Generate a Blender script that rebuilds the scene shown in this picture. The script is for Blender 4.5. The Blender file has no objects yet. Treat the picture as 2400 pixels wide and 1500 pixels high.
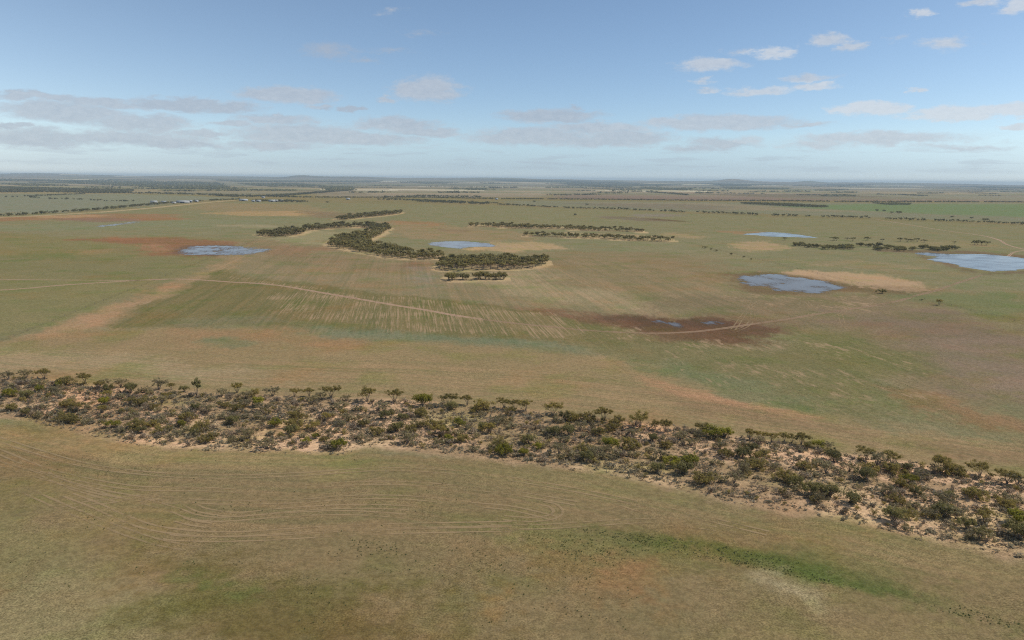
import bpy, math, random
import numpy as np
from mathutils import Matrix, Vector
R_ = math.radians
random.seed(7)
RNG = np.random.default_rng(11)
SC = bpy.context.scene
COL = SC.collection

# ------------------------------------------------------------------ camera
CAM_H = 75.0
F_PX = 1848.0                      # focal length in pixels of the 2400 px wide photograph
PITCH, ROLL = R_(10.06), R_(0.525)
fwd = Vector((0, math.cos(PITCH), -math.sin(PITCH)))
up0 = Vector((0, math.sin(PITCH), math.cos(PITCH)))
rt0 = Vector((1, 0, 0))
RT = rt0 * math.cos(ROLL) + up0 * math.sin(ROLL)
UP = up0 * math.cos(ROLL) - rt0 * math.sin(ROLL)
cam_d = bpy.data.cameras.new('camera')
cam_d.sensor_width = 36.0
cam_d.lens = 36.0 * F_PX / 2400.0
cam_d.clip_start = 1.0
cam_d.clip_end = 200000.0
cam = bpy.data.objects.new('camera', cam_d)
COL.objects.link(cam)
m = Matrix.Identity(4)
for i in range(3):
    m[i][0], m[i][1], m[i][2] = RT[i], UP[i], -fwd[i]
m.translation = (0, 0, CAM_H)
cam.matrix_world = m
SC.camera = cam

# ------------------------------------------------------------------ light, world
SUN_AZ, SUN_EL = R_(82), R_(50)    # azimuth clockwise from +Y (view direction)
sun_d = bpy.data.lights.new('sun', 'SUN')
sun_d.energy = 3.3
sun_d.angle = R_(0.53)
sun_d.color = (1.0, 0.955, 0.89)
sun = bpy.data.objects.new('sun', sun_d)
COL.objects.link(sun)
sdir = Vector((math.sin(SUN_AZ) * math.cos(SUN_EL), math.cos(SUN_AZ) * math.cos(SUN_EL), math.sin(SUN_EL)))
sun.rotation_euler = sdir.to_track_quat('Z', 'Y').to_euler()

SC.view_settings.view_transform = 'Standard'
SC.view_settings.look = 'None'
SC.view_settings.exposure = -0.05
SC.view_settings.gamma = 1.0
SC.view_settings.use_curve_mapping = False
SC.cycles.use_denoising = False
SC.cycles.pixel_filter_type = 'BLACKMAN_HARRIS'
SC.cycles.filter_width = 1.15
SC.cycles.max_bounces = 6
SC.cycles.diffuse_bounces = 2
SC.cycles.glossy_bounces = 2
SC.cycles.transmission_bounces = 2
SC.cycles.transparent_max_bounces = 12
SC.cycles.volume_bounces = 0
SC.cycles.caustics_reflective = False
SC.cycles.caustics_refractive = False

def srgb(r, g=None, b=None):
    if g is None:
        r, g, b = r
    f = lambda c: (c / 12.92) if c <= 0.04045 else ((c + 0.055) / 1.055) ** 2.4
    return (f(r / 255), f(g / 255), f(b / 255))

class NT:
    """small wrapper for building node trees"""
    def __init__(s, tree):
        s.t = tree; s.n = tree.nodes; s.l = tree.links
    def node(s, typ, **kw):
        n = s.n.new(typ)
        for k, v in kw.items():
            setattr(n, k, v)
        return n
    def put(s, sock, v):
        if isinstance(v, bpy.types.NodeSocket):
            s.l.new(v, sock)
        elif v is not None:
            if sock.type == 'RGBA' and len(v) == 3:
                v = (*v, 1)
            sock.default_value = v
    def math(s, op, a, b=None, c=None, clamp=False):
        n = s.node('ShaderNodeMath', operation=op, use_clamp=clamp)
        for i, v in enumerate((a, b, c)):
            if v is not None: s.put(n.inputs[i], v)
        return n.outputs[0]
    def vmath(s, op, a, b=None, c=None):
        n = s.node('ShaderNodeVectorMath', operation=op)
        for i, v in enumerate((a, b, c)):
            if v is not None: s.put(n.inputs[i], v)
        return n.outputs['Value'] if op in ('LENGTH', 'DOT_PRODUCT', 'DISTANCE') else n.outputs[0]
    def comb(s, x, y, z=0.0):
        n = s.node('ShaderNodeCombineXYZ')
        for i, v in enumerate((x, y, z)): s.put(n.inputs[i], v)
        return n.outputs[0]
    def sep(s, v):
        n = s.node('ShaderNodeSeparateXYZ'); s.put(n.inputs[0], v); return n.outputs
    def noise(s, vec, scale=1.0, detail=2.0, rough=0.5, dist=0.0):
        n = s.node('ShaderNodeTexNoise', noise_dimensions='3D')
        s.put(n.inputs['Vector'], vec)
        n.inputs['Scale'].default_value = scale
        n.inputs['Detail'].default_value = detail
        n.inputs['Roughness'].default_value = rough
        n.inputs['Distortion'].default_value = dist
        return n.outputs['Fac']
    def step(s, v, a, b, lo=0.0, hi=1.0):
        n = s.node('ShaderNodeMapRange', interpolation_type='SMOOTHSTEP')
        for i, q in enumerate((v, a, b, lo, hi)): s.put(n.inputs[i], q)
        return n.outputs[0]
    def mix(s, f, a, b, mode='MIX'):
        n = s.node('ShaderNodeMix', data_type='RGBA', blend_type=mode)
        n.clamp_factor = True
        s.put(n.inputs[0], f); s.put(n.inputs[6], a); s.put(n.inputs[7], b)
        return n.outputs[2]
    def attr(s, name):
        return s.node('ShaderNodeAttribute', attribute_name=name).outputs

# clouds seen in the photograph: centre x, y, half width, half height (px), weight, whiteness
CLOUDS = [
 (90,226,80,8,.9,.2),(230,240,95,9,.9,.15),(450,247,135,13,1,.25),(670,223,110,15,1,.4),
 (150,262,110,19,1,.35),(330,290,105,17,1,.35),(25,295,34,6,.9,.2),(80,322,150,19,.8,.3),(300,322,185,15,.8,.3),
 (420,337,120,11,.7,.3),(650,280,85,10,.9,.25),(545,291,52,7,.8,.2),(700,314,150,21,.9,.4),(850,326,135,14,.9,.4),
 (925,292,105,14,.9,.35),(1000,308,80,9,.9,.35),(640,341,115,10,.7,.3),(480,315,75,7,.7,.2),
 (1000,210,78,25,.9,.45),(905,233,22,7,.7,.2),(755,250,32,6,.7,.2),(830,257,24,5,.7,.1),
 (775,118,75,18,.42,.1),(845,140,50,9,.42,.15),(915,120,55,7,.35,.15),(920,26,28,8,.36,.3),(985,80,50,7,.25,.2),
 (1290,272,110,14,.95,.3),(1250,320,155,19,.95,.4),(1410,300,120,12,.9,.3),(1480,322,95,16,.85,.4),(1400,333,130,13,.8,.35),
 (1690,288,165,15,1,.5),(1570,284,60,8,.8,.3),(1880,292,54,5,.7,.3),(1700,335,95,12,.75,.4),(1620,347,70,8,.6,.3),
 (2060,324,170,13,.85,.6),(1920,340,80,10,.6,.4),(2250,345,120,8,.5,.5),
 (2040,256,66,12,1.1,1),(2250,265,98,13,1.15,1),(2395,257,46,13,1.2,1),(2390,294,30,6,.9,.9),
 (1665,152,80,14,.8,.7),(1815,120,42,12,.85,.9),(1740,118,36,8,.4,.6),(1940,93,48,12,.75,.7),(1985,108,42,9,.7,.6),(2220,100,46,15,.6,.7),
 (2110,90,28,8,.35,.6),(2150,33,24,9,.75,.9),(2390,14,40,13,.85,.9),(2310,4,32,8,.6,.7),(1780,214,70,8,.75,.8),(1890,183,60,8,.7,.6),(1905,202,44,7,.8,.9),
 (1660,190,27,7,.6,.7),(2147,210,18,5,.7,.9),(1650,213,26,6,.5,.6),(1355,254,30,4,.5,.2),
]
def px_dir(px, py):
    return (fwd + RT * ((px - 1200) / F_PX) + UP * ((750 - py) / F_PX)).normalized()

def build_world():
    w = bpy.data.worlds.new('World'); SC.world = w; w.use_nodes = True
    w.cycles.sampling_method = 'MANUAL'; w.cycles.sample_map_resolution = 128
    T = NT(w.node_tree); T.n.clear()
    out = T.node('ShaderNodeOutputWorld'); bg = T.node('ShaderNodeBackground')
    T.l.new(bg.outputs[0], out.inputs[0])
    bg.inputs[1].default_value = 0.12
    sky = T.node('ShaderNodeTexSky', sky_type='NISHITA')
    sky.sun_disc = False
    sky.sun_elevation = SUN_EL; sky.sun_rotation = SUN_AZ
    sky.altitude = 60; sky.air_density = 0.7; sky.dust_density = 0.0; sky.ozone_density = 3.0
    d = T.node('ShaderNodeTexCoord').outputs['Generated']
    x, y, z = T.sep(d)
    # azimuth (deg) folded so the cloud field goes on round the whole sky, elevation (deg)
    az = T.math('MULTIPLY', T.math('ARCTAN2', x, y), 57.29578)
    azf = T.math('SUBTRACT', T.math('PINGPONG', T.math('ADD', az, 36.0), 72.0), 36.0)
    el = T.math('MULTIPLY', T.math('ARCSINE', z), 57.29578)
    # clouds are seen edge-on low down: noise is stretched sideways there
    v = T.comb(azf, T.math('MULTIPLY', el, 2.6), 0.0)
    n1 = T.noise(v, 0.55, 5.0, 0.62)
    n2 = T.noise(T.vmath('ADD', v, (37.0, 11.0, 5.0)), 0.55, 5.0, 0.62)
    azw = T.math('ADD', azf, T.math('MULTIPLY', T.math('SUBTRACT', n1, 0.5), 4.2))
    elw = T.math('ADD', el, T.math('MULTIPLY', T.math('SUBTRACT', n2, 0.5), 1.15))
    p = T.comb(azw, elw, 0.0)
    dens = None; white = None
    for (cx, cy, hw, hh, wt, wh) in CLOUDS:
        dd = px_dir(cx, cy)
        ca, ce = math.degrees(math.atan2(dd.x, dd.y)), math.degrees(math.asin(dd.z))
        big = 1.12 if cy > 200 else 1.0
        sx, sy = 57.3 * hw * 1.2 * big / F_PX, 57.3 * hh * 1.3 * big / F_PX
        q = T.vmath('MULTIPLY_ADD', p, (1 / sx, 1 / sy, 0), (-ca / sx, -ce / sy, 0))
        k = T.math('MULTIPLY_ADD', T.vmath('LENGTH', q), -wt, wt)
        dens = k if dens is None else T.math('MAXIMUM', dens, k)
        k2 = T.math('MULTIPLY', T.math('GREATER_THAN', k, -0.25), wh)
        white = k2 if white is None else T.math('MAXIMUM', white, k2)
    # clouds above the frame and thin streaks near the horizon: same noise, no placed shapes
    hi = T.noise(T.comb(T.math('DIVIDE', x, T.math('MAXIMUM', z, 0.1)), T.math('DIVIDE', y, T.math('MAXIMUM', z, 0.1)), 3.0), 1.3, 6.0, 0.6)
    hid = T.math('MULTIPLY', T.step(hi, 0.56, 0.74, 0.0, 0.7), T.step(el, 16.0, 24.0))
    low = T.noise(T.comb(T.math('MULTIPLY', azf, 0.22), T.math('MULTIPLY', el, 2.1), 9.0), 1.0, 4.0, 0.6)
    lowd = T.math('MULTIPLY', T.step(low, 0.5, 0.66, 0.0, 0.3), T.math('MULTIPLY', T.step(el, 0.3, 1.2), T.step(el, 2.0, 3.6, 1.0, 0.0)))
    rag = T.noise(T.comb(azf, T.math('MULTIPLY', el, 2.2), 2.0), 1.7, 6.0, 0.68)
    dd2 = T.math('ADD', dens, T.math('MULTIPLY', T.math('SUBTRACT', rag, 0.5), 0.55))
    a = T.step(dd2, 0.0, 0.52, 0.0, 0.7)
    a = T.math('MAXIMUM', T.math('MAXIMUM', a, hid), lowd)
    wn = T.math('ADD', T.math('MULTIPLY_ADD', white, 1.25, -0.28), T.math('MULTIPLY', T.math('SUBTRACT', rag, 0.5), 0.9), clamp=True)
    S = 1.0 / 0.12
    cc = T.mix(wn, tuple(c * S for c in srgb(176, 184, 197)), tuple(c * S for c in srgb(224, 227, 231)))
    # the photographed sky is a little bluer and darker than the model's pale horizon
    hs = T.node('ShaderNodeHueSaturation'); hs.inputs['Saturation'].default_value = 0.94; hs.inputs['Hue'].default_value = 0.495
    hs.inputs['Value'].default_value = 0.99
    T.l.new(sky.outputs[0], hs.inputs['Color'])
    hz = T.step(el, 0.0, 3.2)
    skc = T.mix(1.0, hs.outputs[0], T.mix(T.step(el, 0.1, 1.0), (.9, .95, 1.1), T.mix(hz, (.66, .72, .89), (1, 1, 1))), 'MULTIPLY')
    off = T.math('MINIMUM', T.math('MULTIPLY', T.math('SUBTRACT', 1.0, T.math('COSINE', T.math('MULTIPLY', T.math('SUBTRACT', az, 6.0), 0.0174533))), 4.2), 1.0)
    skc = T.mix(off, skc, T.mix(1.0, skc, (1.36, 1.25, 1.15), 'MULTIPLY'))
    T.l.new(T.mix(a, skc, cc), bg.inputs[0])
build_world()

# ------------------------------------------------------------------ noise and terrain (numpy)
def _hash(ix, iy, seed):
    h = (ix.astype(np.int64) * 374761393 + iy.astype(np.int64) * 668265263 + seed * 974634777) & 0x7fffffff
    h = ((h ^ (h >> 13)) * 1274126177) & 0x7fffffff
    return ((h ^ (h >> 16)) & 0xffff) / 65535.0
def vnoise(x, y, seed=0):
    ix, iy = np.floor(x), np.floor(y)
    fx, fy = x - ix, y - iy
    fx = fx * fx * (3 - 2 * fx); fy = fy * fy * (3 - 2 * fy)
    ix = ix.astype(np.int64); iy = iy.astype(np.int64)
    a, b = _hash(ix, iy, seed), _hash(ix + 1, iy, seed)
    c, d = _hash(ix, iy + 1, seed), _hash(ix + 1, iy + 1, seed)
    return (a * (1 - fx) + b * fx) * (1 - fy) + (c * (1 - fx) + d * fx) * fy
def fbm(x, y, seed=0, oct=4):
    s = np.zeros_like(x, dtype=float); amp = 0.5
    for o in range(oct):
        s += amp * vnoise(x, y, seed + o * 17); x = x * 2.03 + 5.1; y = y * 2.03 + 1.7; amp *= 0.5
    return s / (1 - 0.5 ** oct)
def sstep(a, b, x):
    t = np.clip((x - a) / (b - a), 0, 1)
    return t * t * (3 - 2 * t)

# low hills on the skyline: azimuth (deg), distance (m), half width (m), depth, height (m)
HILLS = [(-31.5,24000,1400,1500,28),(-29.3,24500,1200,1500,22),(-15.0,19000,420,700,46),(-13.0,19500,900,900,40),(-10.6,19500,500,800,22),(-8.9,20000,600,800,20),
         (-22,24000,2600,2000,14),(-5,22000,1500,1500,16),(-1.5,21000,1200,1500,22),(1.0,21500,2200,1800,20),(8,23000,2600,1800,14),
         (15.3,21000,380,800,44),(16.5,21500,1300,1000,24),(20.2,22500,330,800,30),(22.5,23000,2500,1500,16),(26.5,23500,2000,1500,14),(31,24000,2500,1500,12)]
def terrain(x, y):
    x = np.asarray(x, float); y = np.asarray(y, float)
    r = np.hypot(x, y)
    aa = np.clip(np.arctan2(x, np.maximum(y, 1.0)) / 0.576, -1.3, 1.3)
    base = (90.0 - 34 * aa ** 2 - 20 * aa) * sstep(7000, 24000, r)
    roll = (fbm(x / 2600, y / 2600, 3, 3) - 0.5) * 34 * sstep(5000, 14000, r)
    h = base + roll + (fbm(x / 800, y / 800, 23, 3) - 0.5) * 26 * sstep(13000, 20000, r)
    for (a, dist, w, dp, hh) in HILLS:
        a = math.radians(a)
        ux, uy = math.sin(a), math.cos(a)
        dx, dy = x - ux * dist, y - uy * dist
        al, ac = dx * ux + dy * uy, dx * uy - dy * ux
        h = h + 1.25 * hh * np.exp(-(al / dp) ** 2 - (ac / w) ** 2)
    return h

_fw, _rt, _up = (np.array(v) for v in (fwd, RT, UP))
_rs = np.concatenate([np.geomspace(60, 6000, 40), np.geomspace(6100, 27000, 260)])
def ground(px, py):
    """pixel of the photograph -> point on the ground it looks at"""
    d = _fw + _rt * ((px - 1200) / F_PX) + _up * ((750 - py) / F_PX)
    hd = math.hypot(d[0], d[1]); s = d[2] / hd
    ux, uy = d[0] / hd, d[1] / hd
    if s < 0:
        r = -CAM_H / s
        if r < 5000:
            return (ux * r, uy * r)
    f = CAM_H + s * _rs - terrain(ux * _rs, uy * _rs)
    k = np.where(f < 0)[0]
    r = _rs[-1] if len(k) == 0 else _rs[k[0]]
    if len(k) and k[0] > 0:
        f0, f1 = f[k[0] - 1], f[k[0]]
        r = _rs[k[0] - 1] + (_rs[k[0]] - _rs[k[0] - 1]) * f0 / (f0 - f1)
    return (ux * r, uy * r)
def gpoly(pts):
    return np.array([ground(*p) for p in pts])
def sdf_poly(x, y, P):
    d2 = np.full(x.shape, 1e30); inside = np.zeros(x.shape, bool)
    n = len(P)
    for i in range(n):
        ax, ay = P[i]; bx, by = P[(i + 1) % n]
        ex, ey = bx - ax, by - ay
        wx, wy = x - ax, y - ay
        t = np.clip((wx * ex + wy * ey) / (ex * ex + ey * ey + 1e-9), 0, 1)
        d2 = np.minimum(d2, (wx - ex * t) ** 2 + (wy - ey * t) ** 2)
        c = ((ay > y) != (by > y)) & (x < (bx - ax) * (y - ay) / ((by - ay) if by != ay else 1e-9) + ax)
        inside ^= c
    d = np.sqrt(d2)
    return np.where(inside, -d, d)

# ------------------------------------------------------------------ helpers for objects
def tag(o, label=None, cat=None, group=None, kind=None):
    if label: o['label'] = label
    if cat: o['category'] = cat
    if group: o['group'] = group
    if kind: o['kind'] = kind
    return o
def link(name, data, parent=None, mat=None):
    o = bpy.data.objects.new(name, data); COL.objects.link(o)
    if parent is not None: o.parent = parent
    if mat is not None and data is not None:
        data.materials.clear(); data.materials.append(mat)
    return o
def np_mesh(name, V, quads=None, tris=None, tint=None, smooth=False):
    """mesh from numpy arrays; tint is one float per vertex"""
    V = np.asarray(V, np.float32)
    me = bpy.data.meshes.new(name)
    nq = 0 if quads is None else len(quads); nt = 0 if tris is None else len(tris)
    me.vertices.add(len(V)); me.vertices.foreach_set('co', V.ravel())
    loops = []
    if nq: loops.append(np.asarray(quads, np.int32).ravel())
    if nt: loops.append(np.asarray(tris, np.int32).ravel())
    L = np.concatenate(loops)
    me.loops.add(len(L)); me.loops.foreach_set('vertex_index', L)
    st = np.concatenate([np.arange(nq) * 4, nq * 4 + np.arange(nt) * 3]).astype(np.int32)
    me.polygons.add(nq + nt); me.polygons.foreach_set('loop_start', st)
    if smooth: me.polygons.foreach_set('use_smooth', np.ones(nq + nt, bool))
    if tint is not None:
        a = me.attributes.new('tint', 'FLOAT', 'POINT'); a.data.foreach_set('value', np.asarray(tint, np.float32))
    me.update(calc_edges=True)
    return me
def new_mat(name):
    mt = bpy.data.materials.new(name); mt.use_nodes = True
    T = NT(mt.node_tree); T.n.clear()
    out = T.node('ShaderNodeOutputMaterial')
    b = T.node('ShaderNodeBsdfPrincipled'); T.l.new(b.outputs[0], out.inputs[0])
    b.inputs['Roughness'].default_value = 0.9
    b.inputs['Specular IOR Level'].default_value = 0.1
    return mt, T, b, out

# ------------------------------------------------------------------ layout traced from the photograph
BELT_FAR = [(-160,868),(-60,880),(100,893),(300,915),(460,925),(700,935),(900,940),(1100,955),(1250,965),(1400,985),(1600,1005),(1750,1030),(1900,1055),(2100,1085),(2250,1108),(2400,1130),(2560,1158)]
BELT_NEAR = [(-160,925),(-60,955),(100,985),(200,1005),(300,1030),(400,1045),(560,1050),(700,1055),(800,1058),(850,1045),(930,1045),(1050,1055),(1150,1068),(1300,1088),(1400,1098),(1500,1118),(1600,1138),(1700,1162),(1800,1183),(1900,1195),(2000,1215),(2100,1240),(2200,1265),(2300,1280),(2400,1295),(2560,1330)]
BELT = gpoly(BELT_FAR + BELT_NEAR[::-1])
WA = [(606,552),(640,556),(672,555),(700,550),(720,541),(760,537),(800,534),(840,533),(866,536),(872,541),(900,543),(916,538),(905,533),(880,529),(850,530),(800,530),(740,534),(690,541),(640,546),(612,548)]
WB = [(770,574),(780,579),(810,584),(840,591),(880,598),(910,604),(960,608),(1010,609),(1040,606),(1030,600),(990,597),(950,592),(900,583),(870,575),(858,567),(880,556),(905,545),(880,544),(850,552),(820,556),(785,558),(790,562)]
WC = [(1022,628),(1035,634),(1060,637),(1110,634),(1160,632),(1210,632),(1250,628),(1285,619),(1280,612),(1240,612),(1180,612),(1120,610),(1060,612),(1040,618)]
WD = [(1044,655),(1060,659),(1100,659),(1140,657),(1180,656),(1184,651),(1140,650),(1090,651),(1050,651)]
WE = [(788,515),(810,516),(845,511),(880,508),(915,504),(942,500),(940,498),(900,501),(860,504),(820,509),(795,512)]
WF = [(1100,531),(1150,532),(1190,535),(1240,536),(1300,536),(1330,538),(1380,541),(1440,542),(1480,543),(1508,545),(1506,542),(1440,539),(1340,534),(1240,531),(1150,528),(1105,528)]
WG = [(1226,553),(1260,555),(1310,556),(1350,558),(1400,559),(1440,562),(1500,565),(1550,566),(1580,565),(1570,562),(1500,561),(1430,557),(1340,554),(1280,552),(1235,551)]
PONDS = {
 'centre': [(1004,572),(1015,568),(1040,566),(1080,565),(1110,567),(1140,570),(1162,576),(1150,578),(1110,579),(1085,582),(1060,582),(1030,578),(1010,576)],
 'left': [(405,590),(430,578),(467,575),(533,575),(583,577),(617,582),(656,583),(633,590),(600,595),(577,600),(540,599),(500,598),(443,598),(413,595)],
 'farleft': [(218,530),(260,525),(325,518),(334,520),(285,527),(240,532)],
 'right': [(2150,594),(2180,592),(2220,595),(2250,596),(2290,595),(2340,598),(2400,605),(2480,610),(2520,622),(2480,632),(2400,630),(2360,635),(2330,637),(2310,634),(2270,627),(2220,618),(2170,608),(2195,602),(2160,598)],
 'midright': [(1723,647),(1760,645),(1800,642),(1833,643),(1887,650),(1933,658),(1973,668),(1991,674),(1967,682),(1940,687),(1907,687),(1860,685),(1813,682),(1790,673),(1760,670),(1733,665),(1730,657)],
 'far': [(1742,549),(1775,546),(1800,544),(1840,546),(1880,551),(1915,557),(1860,556),(1800,554),(1770,551)],
 'small_a': [(1518,750),(1545,749),(1570,754),(1600,758),(1628,766),(1610,771),(1580,768),(1555,761),(1530,757)],
 'small_b': [(1636,757),(1660,753),(1690,754),(1697,760),(1675,763),(1650,761)],
}
def ell(cx, cy, a, b, rot=0, n=18):
    c, s = math.cos(math.radians(rot)), math.sin(math.radians(rot))
    return [(cx + a * math.cos(t) * c - b * math.sin(t) * s, cy + a * math.cos(t) * s + b * math.sin(t) * c) for t in [2 * math.pi * i / n for i in range(n)]]

SIGMA = 5.6e-5
HAZE_EQ = np.array((.20, .265, .325))   # colour the far air settles to
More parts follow.
